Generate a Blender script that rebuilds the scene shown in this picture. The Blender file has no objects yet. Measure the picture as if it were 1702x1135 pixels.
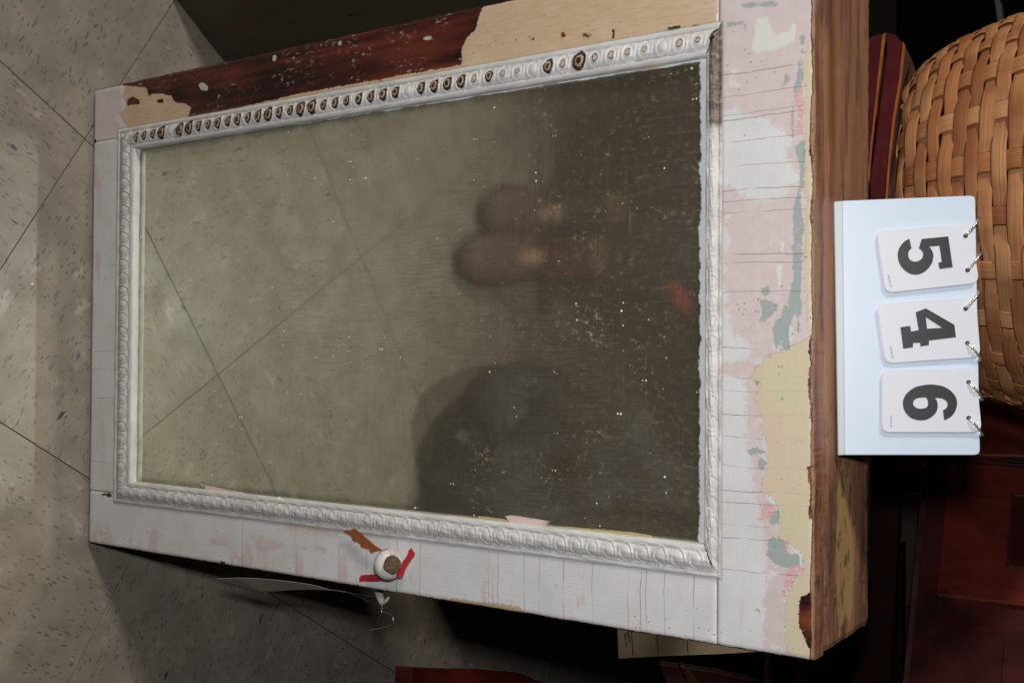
import bpy, bmesh, math, random
import numpy as np
from mathutils import Vector, Matrix
random.seed(7); rng = np.random.default_rng(7)
S = bpy.context.scene
COL = S.collection

# ------------------------------------------------------------------ camera (portrait shot lying on its side)
CAMP = np.array([.2902, -.731, 1.0554]); F = 1829.12
_pi, _ya, _ro = .5995, -.0186, -.0042
FWD = np.array([math.sin(_ya)*math.cos(_pi), math.cos(_ya)*math.cos(_pi), -math.sin(_pi)])
_r = np.array([math.cos(_ya), -math.sin(_ya), 0.]); _u = np.cross(_r, FWD)
RT = _r*math.cos(_ro) + _u*math.sin(_ro); UP = -_r*math.sin(_ro) + _u*math.cos(_ro)
cd = bpy.data.cameras.new('camera'); cam = bpy.data.objects.new('camera', cd); COL.objects.link(cam)
cd.sensor_width = 36; cd.lens = F/1702*36; cd.clip_start = .02; cd.clip_end = 100
cam.matrix_world = Matrix(((UP[0], -RT[0], -FWD[0], CAMP[0]), (UP[1], -RT[1], -FWD[1], CAMP[1]),
                           (UP[2], -RT[2], -FWD[2], CAMP[2]), (0, 0, 0, 1)))
cd.dof.use_dof = True; cd.dof.focus_distance = .93; cd.dof.aperture_fstop = 26
S.camera = cam
# ------------------------------------------------------------------ light
w = bpy.data.worlds.new("World"); S.world = w; w.use_nodes = True
w.node_tree.nodes['Background'].inputs[0].default_value = (.9, .95, 1, 1)
w.node_tree.nodes['Background'].inputs[1].default_value = .004
def area(name, loc, target, sx, sy, power, col):
    l = bpy.data.lights.new(name, 'AREA'); l.shape = 'RECTANGLE'; l.size = sx; l.size_y = sy; l.energy = power; l.color = col
    o = bpy.data.objects.new(name, l); COL.objects.link(o); o.location = loc
    o.rotation_euler = (Vector(target)-Vector(loc)).to_track_quat('-Z', 'Y').to_euler(); return o
flash = area('camera_flash', (.212, -.725, 1.06), (.25, .05, .62), .042, .03, 4.3, (.97, .985, 1))
ceil = area('ceiling_lamp', (-1.95, -1.05, 2.35), (.25, -.05, .2), .36, .30, 39, (1, .93, .82))
S.view_settings.view_transform = 'Standard'; S.view_settings.look = 'None'
S.view_settings.exposure = .22; S.view_settings.gamma = 1
S.render.engine = 'CYCLES'
cy = S.cycles; cy.use_denoising = True; cy.caustics_reflective = True; cy.blur_glossy = 0.0
cy.sample_clamp_indirect = 0; cy.max_bounces = 8; cy.use_guiding = True; cy.guiding_training_samples = 48

# ------------------------------------------------------------------ helpers
def at(x, y, ax, v):
    d = F*FWD + (x-851)*UP + (y-567.5)*RT; t = (v-CAMP[ax])/d[ax]; return CAMP + t*d
def onplane(x, y, P, n):
    d = F*FWD + (x-851)*UP + (y-567.5)*RT; t = np.dot(np.array(P)-CAMP, n)/np.dot(d, n); return CAMP + t*d
def D(x, y): p = at(x, y, 1, 0.); return (p[0], p[2])
def obj(name, me, mat=None, parent=None):
    o = bpy.data.objects.new(name, me); COL.objects.link(o)
    if mat and me and not me.materials: me.materials.append(mat)
    if parent: o.parent = parent
    return o
def tag(o, label=None, cat=None, group=None, kind=None):
    if label: o['label'] = label
    if cat: o['category'] = cat
    if group: o['group'] = group
    if kind: o['kind'] = kind
    return o
def empty(name, label, cat, group=None):
    return tag(obj(name, None), label, cat, group)
def mesh(name, vs, fs, smooth=False):
    me = bpy.data.meshes.new(name); me.from_pydata([tuple(map(float, v)) for v in vs], [], fs); me.update()
    if smooth: me.polygons.foreach_set('use_smooth', [True]*len(me.polygons))
    return me
def bm2me(bm, name, smooth=False):
    bmesh.ops.recalc_face_normals(bm, faces=bm.faces)
    me = bpy.data.meshes.new(name); bm.to_mesh(me); bm.free()
    if smooth: me.polygons.foreach_set('use_smooth', [True]*len(me.polygons))
    return me
def box(name, x0, x1, y0, y1, z0, z1, mat, parent=None, bev=.001, seg=2):
    bm = bmesh.new(); bmesh.ops.create_cube(bm, size=1)
    for v in bm.verts: v.co = Vector(((x0+x1)/2+v.co.x*(x1-x0), (y0+y1)/2+v.co.y*(y1-y0), (z0+z1)/2+v.co.z*(z1-z0)))
    if bev: bmesh.ops.bevel(bm, geom=bm.edges[:], offset=bev, segments=seg, affect='EDGES', profile=.5)
    return obj(name, bm2me(bm, name), mat, parent)
def prism(name, pts, ext, mat, parent=None, bev=0, seg=1):
    """closed 3-D polygon extruded by vector ext"""
    bm = bmesh.new(); n = len(pts); ext = Vector(ext)
    a = [bm.verts.new(Vector(map(float, p))) for p in pts]; b = [bm.verts.new(v.co+ext) for v in a]
    bm.faces.new(a); bm.faces.new(b[::-1])
    for i in range(n): bm.faces.new((a[i], b[i], b[(i+1) % n], a[(i+1) % n]))
    bmesh.ops.recalc_face_normals(bm, faces=bm.faces)
    if bev: bmesh.ops.bevel(bm, geom=bm.edges[:], offset=bev, segments=seg, affect='EDGES')
    return obj(name, bm2me(bm, name), mat, parent)
def tube(name, pts, r, mat, parent=None, ns=8, closed=False, sub=3, rr=None):
    P = [Vector(map(float, p)) for p in pts]
    if sub > 1:      # catmull-rom
        Q = []; n = len(P)
        for i in range(n if closed else n-1):
            g = (lambda k: P[k % n]) if closed else (lambda k: P[min(max(k, 0), n-1)])
            p0, p1, p2, p3 = g(i-1), g(i), g(i+1), g(i+2)
            for k in range(sub):
                t = k/sub
                Q.append(.5*((2*p1)+(p2-p0)*t+(2*p0-5*p1+4*p2-p3)*t*t+(3*p1-p0-3*p2+p3)*t**3))
        if not closed: Q.append(P[-1])
        P = Q
    n = len(P); vs = []; fs = []; prev = None
    for i in range(n):
        t = (P[(i+1) % n]-P[i-1]) if closed else (P[min(i+1, n-1)]-P[max(i-1, 0)]); t.normalize()
        if prev is None: prev = t.orthogonal().normalized()
        a = (prev - t*prev.dot(t)).normalized(); prev = a; b = t.cross(a)
        R = r if rr is None else r*rr(i/(n-1))
        for k in range(ns):
            th = 2*math.pi*k/ns; vs.append(P[i]+a*math.cos(th)*R+b*math.sin(th)*R)
    for i in range(n if closed else n-1):
        for k in range(ns):
            j = (i+1) % n
            fs.append((i*ns+k, i*ns+(k+1) % ns, j*ns+(k+1) % ns, j*ns+k))
    if not closed: fs += [tuple(range(ns))[::-1], tuple(range((n-1)*ns, n*ns))]
    return obj(name, mesh(name, vs, fs, True), mat, parent)
def lathe(name, prof, C, axis, mat, parent=None, ns=32):
    ax = Vector(axis).normalized(); a = ax.orthogonal().normalized(); b = ax.cross(a); C = Vector(C)
    vs = []; fs = []
    for r, h in prof:
        for k in range(ns):
            th = 2*math.pi*k/ns; vs.append(C+ax*h+(a*math.cos(th)+b*math.sin(th))*r)
    for i in range(len(prof)-1):
        for k in range(ns): fs.append((i*ns+k, i*ns+(k+1) % ns, (i+1)*ns+(k+1) % ns, (i+1)*ns+k))
    fs += [tuple(range(ns))[::-1], tuple(range((len(prof)-1)*ns, len(prof)*ns))]
    bm = bmesh.new(); me = mesh(name, vs, fs); bm.from_mesh(me); o = obj(name, bm2me(bm, name, True), mat, parent); return o

# ------------------------------------------------------------------ shader helpers
class G:
    def __init__(s, name):
        s.m = bpy.data.materials.new(name); s.m.use_nodes = True; s.t = s.m.node_tree
        s.b = s.t.nodes['Principled BSDF']; s.tc = None
    def n(s, typ, **k):
        nd = s.t.nodes.new(typ)
        for a, v in k.items(): setattr(nd, a, v)
        return nd
    def set(s, sock, v):
        if isinstance(v, bpy.types.NodeSocket): s.t.links.new(v, sock)
        elif isinstance(v, (tuple, list)) and sock.type == 'RGBA': sock.default_value = (*v[:3], 1)
        else: sock.default_value = v
    def P(s):
        if not s.tc: s.tc = s.n('ShaderNodeTexCoord').outputs['Object']
        return s.tc
    def mp(s, sc=(1, 1, 1), loc=(0, 0, 0), rot=(0, 0, 0), src=None):
        q = s.n('ShaderNodeMapping'); s.set(q.inputs[0], src or s.P()); q.inputs['Scale'].default_value = sc
        q.inputs['Location'].default_value = loc; q.inputs['Rotation'].default_value = rot; return q.outputs[0]
    def noise(s, scale, vec=None, detail=4, rough=.55, dist=0):
        q = s.n('ShaderNodeTexNoise'); s.set(q.inputs['Vector'], vec or s.P()); q.inputs['Scale'].default_value = scale
        q.inputs['Detail'].default_value = detail; q.inputs['Roughness'].default_value = rough; q.inputs['Distortion'].default_value = dist
        return q.outputs[0]
    def vor(s, scale, vec=None, feature='F1', out='Distance', rand=1):
        q = s.n('ShaderNodeTexVoronoi', feature=feature); s.set(q.inputs['Vector'], vec or s.P()); q.inputs['Scale'].default_value = scale
        q.inputs['Randomness'].default_value = rand; return q.outputs[out]
    def mt(s, op, a, b=0., c=0., clamp=False):
        q = s.n('ShaderNodeMath', operation=op, use_clamp=clamp)
        for i, v in enumerate((a, b, c)): s.set(q.inputs[i], v)
        return q.outputs[0]
    def step(s, x, lo, hi, a=0., b=1.):
        q = s.n('ShaderNodeMapRange', interpolation_type='SMOOTHSTEP'); s.set(q.inputs[0], x)
        for i, v in zip((1, 2, 3, 4), (lo, hi, a, b)): s.set(q.inputs[i], v)
        return q.outputs[0]
    def mix(s, f, a, b, blend='MIX'):
        q = s.n('ShaderNodeMix', data_type='RGBA', blend_type=blend); s.set(q.inputs[0], f); s.set(q.inputs[6], a); s.set(q.inputs[7], b); return q.outputs[2]
    def at(s, name):
        q = s.n('ShaderNodeAttribute'); q.attribute_name = name; return q.outputs['Fac']
    def xyz(s, v=None):
        q = s.n('ShaderNodeSeparateXYZ'); s.set(q.inputs[0], v or s.P()); return q.outputs
    def rnd(s): return s.n('ShaderNodeObjectInfo').outputs['Random']
    def bump(s, h, d=.0005, st=1.):
        q = s.n('ShaderNodeBump'); q.inputs['Distance'].default_value = d; q.inputs['Strength'].default_value = st
        s.set(q.inputs['Height'], h); s.t.links.new(q.outputs[0], s.b.inputs['Normal']); return q.outputs[0]
    def out(s, col=None, rough=.5, metal=0., spec=None):
        if col is not None: s.set(s.b.inputs['Base Color'], col)
        s.set(s.b.inputs['Roughness'], rough); s.set(s.b.inputs['Metallic'], metal)
        if spec is not None: s.b.inputs['Specular IOR Level'].default_value = spec
        return s.m

# paint palette (albedo)
WHITE = (.68, .675, .68); PINK = (.63, .54, .53); CREAM = (.60, .44, .30); YEL = (.60, .53, .36)
GREY = (.30, .35, .34); HOT = (.66, .36, .36); RED = (.040, .006, .005); WOODB = (.22, .085, .030)

# polygons of the paint layers on the door face, read in photograph pixels and put on the door plane
POLY = {
 'bare': [
  [(203,143),(236,146),(243,145),(246,160),(265,156),(285,160),(290,171),(308,173),(317,180),(311,198),(360,188),(440,170),(500,156),(640,131),(766,109),(769,100),(768,80),(778,62),(790,50),(797,28),(806,5),(808,-20),(200,100)],
  [(211,166),(221,161),(232,166),(233,172),(212,177)], [(260,166),(272,165),(272,171),(261,172)],
  [(879,62),(889,60),(889,70),(884,71)], [(966,57),(972,54),(985,57),(980,64),(968,63)], [(932,55),(941,53),(940,64),(934,66)],
  [(1017,50),(1023,48),(1021,66),(1016,66)], [(831,73),(837,73),(835,77)], [(855,66),(860,65),(859,70)],
  [(1103,52),(1112,45),(1160,41),(1162,44),(1125,50),(1104,55)],
  [(520,156),(620,137),(700,124),(690,126),(615,140),(560,150)],
  [(1327,1005),(1330,990),(1345,985),(1353,985),(1353,1083),(1343,1080),(1336,1060),(1327,1040)],
  [(1344,560),(1353,560),(1353,705),(1344,700),(1346,680),(1342,640),(1346,600)], [(1341,775),(1353,770),(1353,870),(1343,860),(1346,820)],
  [(1348,60),(1353,60),(1353,110),(1349,105)], [(1346,205),(1353,205),(1353,225),(1347,220)], [(1345,240),(1353,238),(1353,280),(1347,270)],
  [(1347,330),(1353,330),(1353,380),(1345,370)],
  [(750,999),(765,1000),(800,1006),(845,1015),(872,1021),(873,1040),(750,1020)],
  [(366,931),(374,934),(373,945),(366,942)], [(975,1040),(990,1043),(989,1056),(975,1054)],
  [(180,818),(190,822),(183,826),(160,822)], [(151,232),(160,231),(160,240),(151,240)]],
 'cream': [
  [(215,100),(770,-30),(1191,-30),(1191,42),(1100,55),(900,92),(767,118),(640,140),(500,166),(360,192),(232,220),(215,215),(205,205),(198,190),(210,178),(203,160),(207,146)],
  [(748,995),(760,994),(790,1000),(830,1003),(862,1008),(873,1018),(870,1040),(745,1025)]],
 'grey': [
  [(1275,477),(1280,478),(1277,490),(1268,490),(1265,480)], [(1266,500),(1273,500),(1295,510),(1288,516),(1277,527),(1264,536),(1266,515)],
  [(1301,505),(1312,512),(1315,470),(1320,462),(1331,462),(1331,510),(1330,555),(1325,553),(1326,520),(1320,520),(1310,545),(1312,580),(1302,582),(1299,560),(1290,580),(1286,560),(1288,535),(1300,528)],
  [(1320,245),(1338,232),(1336,262),(1334,300),(1331,320),(1332,345),(1335,370),(1333,420),(1331,470),(1322,470),(1318,440),(1319,360),(1322,330),(1330,300),(1328,265)],
  [(1318,160),(1325,130),(1328,100),(1331,60),(1335,62),(1331,140),(1320,165),(1319,225),(1315,228)],
  [(1245,747),(1255,744),(1268,748),(1272,752),(1258,753),(1245,758)], [(1261,762),(1272,764),(1268,782),(1261,778)],
  [(1280,852),(1294,850),(1295,868),(1279,872)], [(1276,905),(1282,895),(1303,900),(1310,925),(1320,922),(1328,925),(1326,938),(1318,945),(1305,940),(1290,938),(1276,925)],
  [(1254,1012),(1258,1010),(1264,1014),(1260,1020)], [(1303,125),(1313,130),(1304,143),(1301,143),(1306,132)], [(1210,40),(1240,35),(1232,42),(1208,44)], [(1225,8),(1290,5),(1290,9),(1240,12)],
  [(1293,92),(1298,92),(1297,97)], [(1237,46),(1242,46),(1241,52)], [(1255,632),(1263,634),(1258,640)], [(1297,660),(1305,660),(1298,668)]],
 'hot': [
  [(1319,160),(1328,142),(1334,142),(1336,200),(1334,222),(1320,220),(1326,200),(1326,180)], [(1331,520),(1336,522),(1334,550),(1331,545)],
  [(1324,405),(1333,405),(1333,420),(1326,418)], [(1305,898),(1315,895),(1314,915),(1306,912)], [(1308,950),(1318,940),(1334,940),(1336,948),(1318,962),(1316,975),(1300,1000),(1299,985)],
  [(1256,865),(1275,830),(1290,845),(1280,862)], [(1247,603),(1255,602),(1252,612)]],
 'yellow': [
  [(1343,558),(1322,572),(1300,582),(1288,588),(1268,598),(1256,606),(1253,622),(1245,628),(1258,634),(1262,648),(1252,660),(1262,672),(1264,690),(1268,700),(1264,712),(1272,730),(1276,756),(1277,772),(1270,790),(1265,815),(1278,822),(1295,845),(1296,865),(1292,890),(1312,905),(1332,915),(1335,948),(1320,965),(1308,990),(1306,1030),(1305,1058),(1312,1085),(1345,1095),(1360,1095),(1360,558)],
  [(1336,90),(1350,60),(1356,60),(1356,560),(1345,560),(1338,500),(1336,420),(1340,330),(1338,290),(1337,150)]],
 'pink': [
  [(1191,-30),(1353,-30),(1353,570),(1300,585),(1262,605),(1250,604),(1240,560),(1218,560),(1210,520),(1203,430),(1210,400),(1190,330),(1210,300),(1230,330),(1290,335),(1330,300),(1308,260),(1305,230),(1300,210),(1280,205),(1280,195),(1240,190),(1225,180),(1192,185)],
  [(1190,600),(1245,600),(1262,620),(1270,780),(1275,830),(1300,850),(1320,920),(1330,960),(1305,990),(1305,1040),(1312,1090),(1268,1085),(1270,1020),(1272,930),(1265,860),(1252,800),(1240,720),(1240,650),(1238,628),(1190,625)],
  [(470,868),(560,882),(560,892),(480,884)], [(410,892),(440,890),(470,905),(540,910),(540,918),(480,906),(430,920),(425,900)], [(350,895),(380,893),(378,905),(350,903)],
  [(150,155),(200,148),(205,180),(190,200),(215,220),(190,226),(155,230),(150,200)]],
 'blob': [[(330,141),(335,138),(340,139),(345,143),(347,148),(342,152),(336,151),(331,147)], [(702,62),(716,60),(722,66),(704,68)], [(562,72),(566,68),(568,75),(563,78)], [(453,95),(458,90),(460,100),(454,104)]],
 'white2': [
  [(1256,30),(1275,28),(1282,50),(1290,60),(1310,52),(1318,38),(1323,45),(1321,70),(1300,80),(1270,86),(1258,92),(1248,80),(1254,60)],
  [(1290,440),(1300,440),(1298,480),(1294,480)], [(1296,400),(1302,402),(1300,420)]],
}
WP = {k: [np.array([D(*p) for p in poly])*1000 for poly in v] for k, v in POLY.items()}
def sdf(polys, X, Z):
    best = np.full(X.shape, -50.)
    for P in polys:
        d2 = np.full(X.shape, 1e9); ins = np.zeros(X.shape, bool); n = len(P)
        for i in range(n):
            a = P[i-1]; b = P[i]; ex, ez = b-a; L = ex*ex+ez*ez+1e-12
            t = np.clip(((X-a[0])*ex+(Z-a[1])*ez)/L, 0, 1)
            d2 = np.minimum(d2, (X-a[0]-t*ex)**2+(Z-a[1]-t*ez)**2)
            c = ((a[1] > Z) != (b[1] > Z)) & (X < (b[0]-a[0])*(Z-a[1])/(b[1]-a[1]+1e-12)+a[0]); ins ^= c
        s = np.sqrt(d2); best = np.maximum(best, np.where(ins, s, -s))
    return best
def setattrs(me, at):
    for k, v in at.items():
        a = me.attributes.new(k, 'FLOAT', 'POINT'); a.data.foreach_set('value', np.ascontiguousarray(v, dtype=np.float32))

def paint_mat(name, cracks, axis):
    g = G(name); P = g.P(); x, y, z = g.xyz()
    n1 = g.noise(90, detail=8, rough=.7); n2 = g.noise(420, detail=6, rough=.7); n3 = g.noise(24, detail=5)
    rag = g.mt('ADD', g.mt('MULTIPLY', g.mt('SUBTRACT', n1, .5), 12), g.mt('MULTIPLY', g.mt('SUBTRACT', n2, .5), 8))
    def m(attr, amp, wd=.35, off=0.): return g.step(g.mt('MULTIPLY_ADD', rag, amp, g.mt('ADD', g.at(attr), off)), -wd, wd)
    grain = g.noise(60, g.mp((1, 1, 12) if axis == 'x' else (12, 1, 1)), 6, .6)
    white = g.mix(g.step(n3, .35, .7), WHITE, (.62, .61, .60)); white = g.mix(g.mt('MULTIPLY', g.step(grain, .45, .75), .35), white, (.55, .53, .52))
    pinkc = g.mix(g.step(n1, .35, .65), PINK, (.60, .49, .48))
    pm = m('pink', 1.5, 2.2)
    # worn through patches where pink shows in the white and white on pink
    wear = g.step(g.noise(38, g.mp((.45, 1, 1.3)), 7, .62), .56, .60)
    c = g.mix(g.mt('MULTIPLY', wear, g.step(g.at('edge'), 60, 2)), white, pinkc)
    c = g.mix(pm, c, pinkc)
    whon = g.mt('MULTIPLY', pm, g.step(g.noise(30, g.mp((1, 1, 1), (3, 1, 7)), 7, .65), .60, .63))
    c = g.mix(g.mt('MULTIPLY', whon, .8), c, white); c = g.mix(m('white2', .6), c, (.66, .65, .60))
    cr = g.mix(g.step(grain, .35, .7), CREAM, (.50, .35, .22)); cr = g.mix(g.step(n3, .5, .75), cr, (.62, .49, .36))
    cm = m('cream', .6, .3); c = g.mix(cm, c, cr)
    yl = g.mix(g.step(n3, .35, .7), YEL, (.62, .50, .38)); yl = g.mix(g.step(g.noise(70, g.mp((2.5, 1, 1)), 6), .62, .7), yl, (.58, .42, .36))
    ymk = m('yellow', .9, .4); c = g.mix(ymk, c, yl)
    gmx = 0
    gm = g.mt('MULTIPLY', m('grey', .6, .4, .3), g.step(n2, .36, .44)); c = g.mix(gm, c, g.mix(n2, GREY, (.38, .42, .41)))
    hm = m('hot', .55, .4); c = g.mix(g.mt('MULTIPLY', hm, g.step(n2, .38, .55)), c, HOT)
    vg_ = g.noise(60, g.mp((.15, 1, 1)), 6, .6)
    # bare stained wood: long streaks, white specks left in the grain
    vg = g.noise(45, g.mp((1, 1, .13), rot=(0, .02, 0)), 8, .65); vg2 = g.noise(9, g.mp((2.2, 1, .5)), 4, .5, 1.2)
    wood = g.mix(g.step(vg, .40, .66), (.018, .004, .004), (.13, .026, .016)); wood = g.mix(g.mt('MULTIPLY', g.step(vg2, .55, .70), .85), wood, (.30, .085, .03))
    spk = g.mt('MULTIPLY', g.step(g.noise(260, g.mp((1.2, 1, .6)), 5, .7), .56, .62), g.step(g.noise(28, None, 3), .47, .58))
    wood = g.mix(g.mt('MULTIPLY', spk, .65), wood, (.40, .34, .32))
    edgewear = g.step(g.mt('ADD', g.at('edge'), g.mt('MULTIPLY', rag, .26)), .9, .4)
    bm_ = m('bare', .55, .22, -.3)
    bm_ = g.mt('MAXIMUM', bm_, edgewear)
    rim = g.mt('MULTIPLY', g.step(g.mt('ADD', g.at('edge'), g.mt('MULTIPLY', rag, .45)), 3.2, 1.8), .7)
    c = g.mix(rim, c, g.mix(cm, pinkc, cr))
    c = g.mix(bm_, c, wood)
    tn = g.mt('ADD', g.at('topd'), g.mt('ADD', g.mt('MULTIPLY', g.mt('SUBTRACT', g.noise(26, None, 6, .65), .5), 7.), g.mt('MULTIPLY', rag, .14)))
    c = g.mix(g.step(tn, 2.6, 2.2), c, (.055, .016, .014)); c = g.mix(g.step(tn, 2.1, 1.3), c, g.mix(vg_, (.22, .085, .045), (.40, .22, .14)))
    c = g.mix(g.mt('MULTIPLY', m('blob', .5, .4, -.2), .85), c, (.55, .52, .46))
    # fine dirt, specks, then a darker band along the moulding
    sp = g.mt('MULTIPLY', g.step(g.vor(190), .17, .07), g.step(g.noise(17, None, 3), .50, .60)); c = g.mix(g.mt('MULTIPLY', sp, .75), c, (.12, .08, .06))
    st = g.step(g.noise(26, g.mp((1, 1, 1), (9, 2, 4)), 7, .7), .66, .74); c = g.mix(g.mt('MULTIPLY', st, .45), c, (.38, .26, .17))
    c = g.mix(g.mt('MULTIPLY', g.step(g.at('mold'), 2.2, .4), .4), c, (.30, .25, .22))
    # drying cracks across the grain
    co = z if axis == 'z' else x; oc = x if axis == 'z' else z
    wob = g.mt('ADD', g.mt('MULTIPLY', g.mt('SUBTRACT', g.noise(9, g.mp((1, 0, 1)), 3), .5), .010), g.mt('MULTIPLY', g.mt('SUBTRACT', g.noise(70, g.mp((1, 0, 1)), 4, .7), .5), .0022))
    cc = g.mt('ADD', co, wob); ck = None
    for i, c0 in enumerate(cracks):
        k = g.mt('ABSOLUTE', g.mt('SUBTRACT', cc, float(c0))); k = g.mt('MULTIPLY', k, 1.+.8*(i % 3))
        ck = k if ck is None else g.mt('MINIMUM', ck, k)
    if ck is not None:
        ckm = g.mt('MULTIPLY', g.step(g.mt('ADD', ck, g.mt('MULTIPLY', g.noise(40, None, 3), .0004)), .00062, .00030), g.step(g.noise(30, None, 2), .36, .52)); ckm = g.mt('MULTIPLY', ckm, g.mt('SUBTRACT', 1., bm_))
        ckm = g.mt('MULTIPLY', ckm, g.mt('SUBTRACT', 1., cm)); ckm = g.mt('MULTIPLY', ckm, g.mt('SUBTRACT', 1., g.mt('MULTIPLY', ymk, .8)))
        c = g.mix(g.mt('MULTIPLY', ckm, .6), c, (.36, .26, .245))
    else: ckm = 0.
    # thin dark outlines where a layer ends + relief
    h = g.mt('ADD', g.mt('MULTIPLY', bm_, -1.), g.mt('MULTIPLY', cm, -.45)); h = g.mt('ADD', h, g.mt('MULTIPLY', ymk, -.5)); h = g.mt('ADD', h, g.mt('MULTIPLY', gm, -.3))
    h = g.mt('ADD', h, g.mt('MULTIPLY', pm, -.12)); h = g.mt('ADD', h, g.mt('MULTIPLY', g.mt('SUBTRACT', grain, .5), .35)); h = g.mt('ADD', h, g.mt('MULTIPLY', n2, .12))
    h = g.mt('SUBTRACT', h, g.mt('MULTIPLY', ckm, .8))
    g.bump(h, .00045)
    return g.out(c, g.step(bm_, 0, 1, .48, .36), spec=.35)

def wood_mat(name, c1, c2, sc=(1, 1, 14), s=30, rough=.5, c3=None, bump=.0003, spec=.4):
    g = G(name); a = g.noise(s, g.mp(sc), 8, .62, .4); b = g.noise(s*.3, g.mp(tuple(max(1, q*.4) for q in sc)), 4, .5, .8)
    c = g.mix(g.step(a, .3, .72), c1, c2)
    if c3: c = g.mix(g.mt('MULTIPLY', g.step(b, .5, .68), .8), c, c3)
    c = g.mix(g.mt('MULTIPLY', g.step(g.noise(s*6, g.mp(sc), 5, .7), .62, .72), .4), c, (c1[0]*.3, c1[1]*.3, c1[2]*.3))
    g.bump(a, bump); return g.out(c, rough, spec=spec)
def plain(name, col, rough=.5, metal=0., var=.12, s=60, bump=0., spec=None):
    g = G(name); n = g.noise(s, detail=5); c = g.mix(n, tuple(q*(1-var) for q in col), tuple(min(1, q*(1+var)) for q in col))
    if bump: g.bump(n, bump)
    return g.out(c, rough, metal, spec)

# ------------------------------------------------------------------ floor
gt = G('floor_tile'); rndv = gt.rnd()
off = gt.n('ShaderNodeCombineXYZ'); gt.set(off.inputs[0], gt.mt('MULTIPLY', rndv, 37.)); gt.set(off.inputs[1], gt.mt('MULTIPLY', rndv, 91.)); 
va = gt.n('ShaderNodeVectorMath', operation='ADD'); gt.set(va.inputs[0], gt.P()); gt.set(va.inputs[1], off.outputs[0]); tv = va.outputs[0]
base = gt.mix(gt.step(gt.noise(22, tv, 6, .6), .3, .72), (.245, .210, .168), (.325, .288, .236))
base = gt.mix(gt.mt('MULTIPLY', gt.step(gt.noise(75, gt.mp((1, .35, 1), src=tv), 6, .65), .54, .66), .5), base, (.23, .19, .15))
base = gt.mix(gt.mt('MULTIPLY', gt.step(gt.noise(40, gt.mp((1, .5, 1), (5, 5, 0), src=tv), 5, .65), .60, .68), .5), base, (.50, .43, .36))
w1 = gt.n('ShaderNodeVectorMath', operation='MULTIPLY_ADD'); gt.set(w1.inputs[0], tv); w1.inputs[1].default_value = (1, 1, 1)
nz = gt.n('ShaderNodeTexNoise'); gt.set(nz.inputs[0], tv); nz.inputs['Scale'].default_value = 30
sc_ = gt.n('ShaderNodeVectorMath', operation='SCALE'); gt.set(sc_.inputs[0], nz.outputs[1]); sc_.inputs['Scale'].default_value = .02; gt.set(w1.inputs[2], sc_.outputs[0])
fv = w1.outputs[0]
def fleck(scale, stretch, thr, dens, seed):
    vec = gt.mp(stretch, (seed, seed*2, 0), src=fv); q = gt.n('ShaderNodeTexVoronoi'); gt.set(q.inputs[0], vec); q.inputs['Scale'].default_value = scale
    sx = gt.n('ShaderNodeSeparateXYZ'); gt.set(sx.inputs[0], q.outputs['Color'])
    rag = gt.mt('MULTIPLY', gt.noise(420, tv, 4, .7), .30)
    return gt.mt('MULTIPLY', gt.step(gt.mt('ADD', q.outputs['Distance'], rag), thr+.13, thr+.08), gt.mt('LESS_THAN', sx.outputs[0], dens))
base = gt.mix(gt.mt('MULTIPLY', fleck(120, (1, .24, 1), .24, .34, 1), .55), base, (.11, .11, .115))
base = gt.mix(gt.mt('MULTIPLY', fleck(95, (1, .22, 1), .20, .08, 4), .9), base, (.05, .052, .058))
base = gt.mix(gt.mt('MULTIPLY', fleck(230, (1, .4, 1), .26, .30, 7), .5), base, (.17, .09, .05))
base = gt.mix(gt.mt('MULTIPLY', fleck(260, (1, .25, 1), .28, .55, 9), .8), base, (.10, .11, .12))
gt.bump(gt.noise(120, tv, 4), .00012)
gt.out(base, gt.step(gt.noise(14, tv, 4), .3, .7, .30, .48), spec=.45)
TH = .5688; d1 = np.array([math.sin(TH), math.cos(TH)]); d2 = np.array([-math.cos(TH), math.sin(TH)])
ZF = -.005; ks = (CAMP[2]-ZF)/CAMP[2]
O0 = CAMP[:2] + (np.array([.0553, -.0104])-CAMP[:2])*ks; TS = .3048*ks
jm = plain('tile_joint', (.035, .026, .020), .8)
fl = obj('floor', mesh('floor', [(-6, -6, ZF-.0012), (9, -6, ZF-.0012), (9, 9, ZF-.0012), (-6, 9, ZF-.0012), (-6, -6, -.06), (9, -6, -.06), (9, 9, -.06), (-6, 9, -.06)],
    [(0, 1, 2, 3), (7, 6, 5, 4), (0, 4, 5, 1), (1, 5, 6, 2), (2, 6, 7, 3), (3, 7, 4, 0)]), jm)
tag(fl, kind='structure')
bm = bmesh.new(); bmesh.ops.create_cube(bm, size=1)
for v in bm.verts: v.co = Vector((v.co.x*(TS-.0011), v.co.y*(TS-.0011), -.0022+v.co.z*.0044))
bmesh.ops.bevel(bm, geom=[e for e in bm.edges if all(v.co.z > -.001 for v in e.verts)], offset=.00015, segments=1, affect='EDGES')
tme = bm2me(bm, 'tile'); tme.materials.append(gt.m)
for i in range(-8, 9):
    for j in range(-8, 8):
        c = O0 + d1*TS*(i+.5) + d2*TS*(j+.5)
        if -1.6 < c[0] < 2.5 and -2.0 < c[1] < 2.6:
            o = bpy.data.objects.new('tile', tme); COL.objects.link(o); o.parent = fl
            o.location = (c[0], c[1], ZF+.0002*random.random()); o.rotation_euler = (0, 0, math.pi/2-TH + (0 if (i+j) % 2 else math.pi/2))

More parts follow.
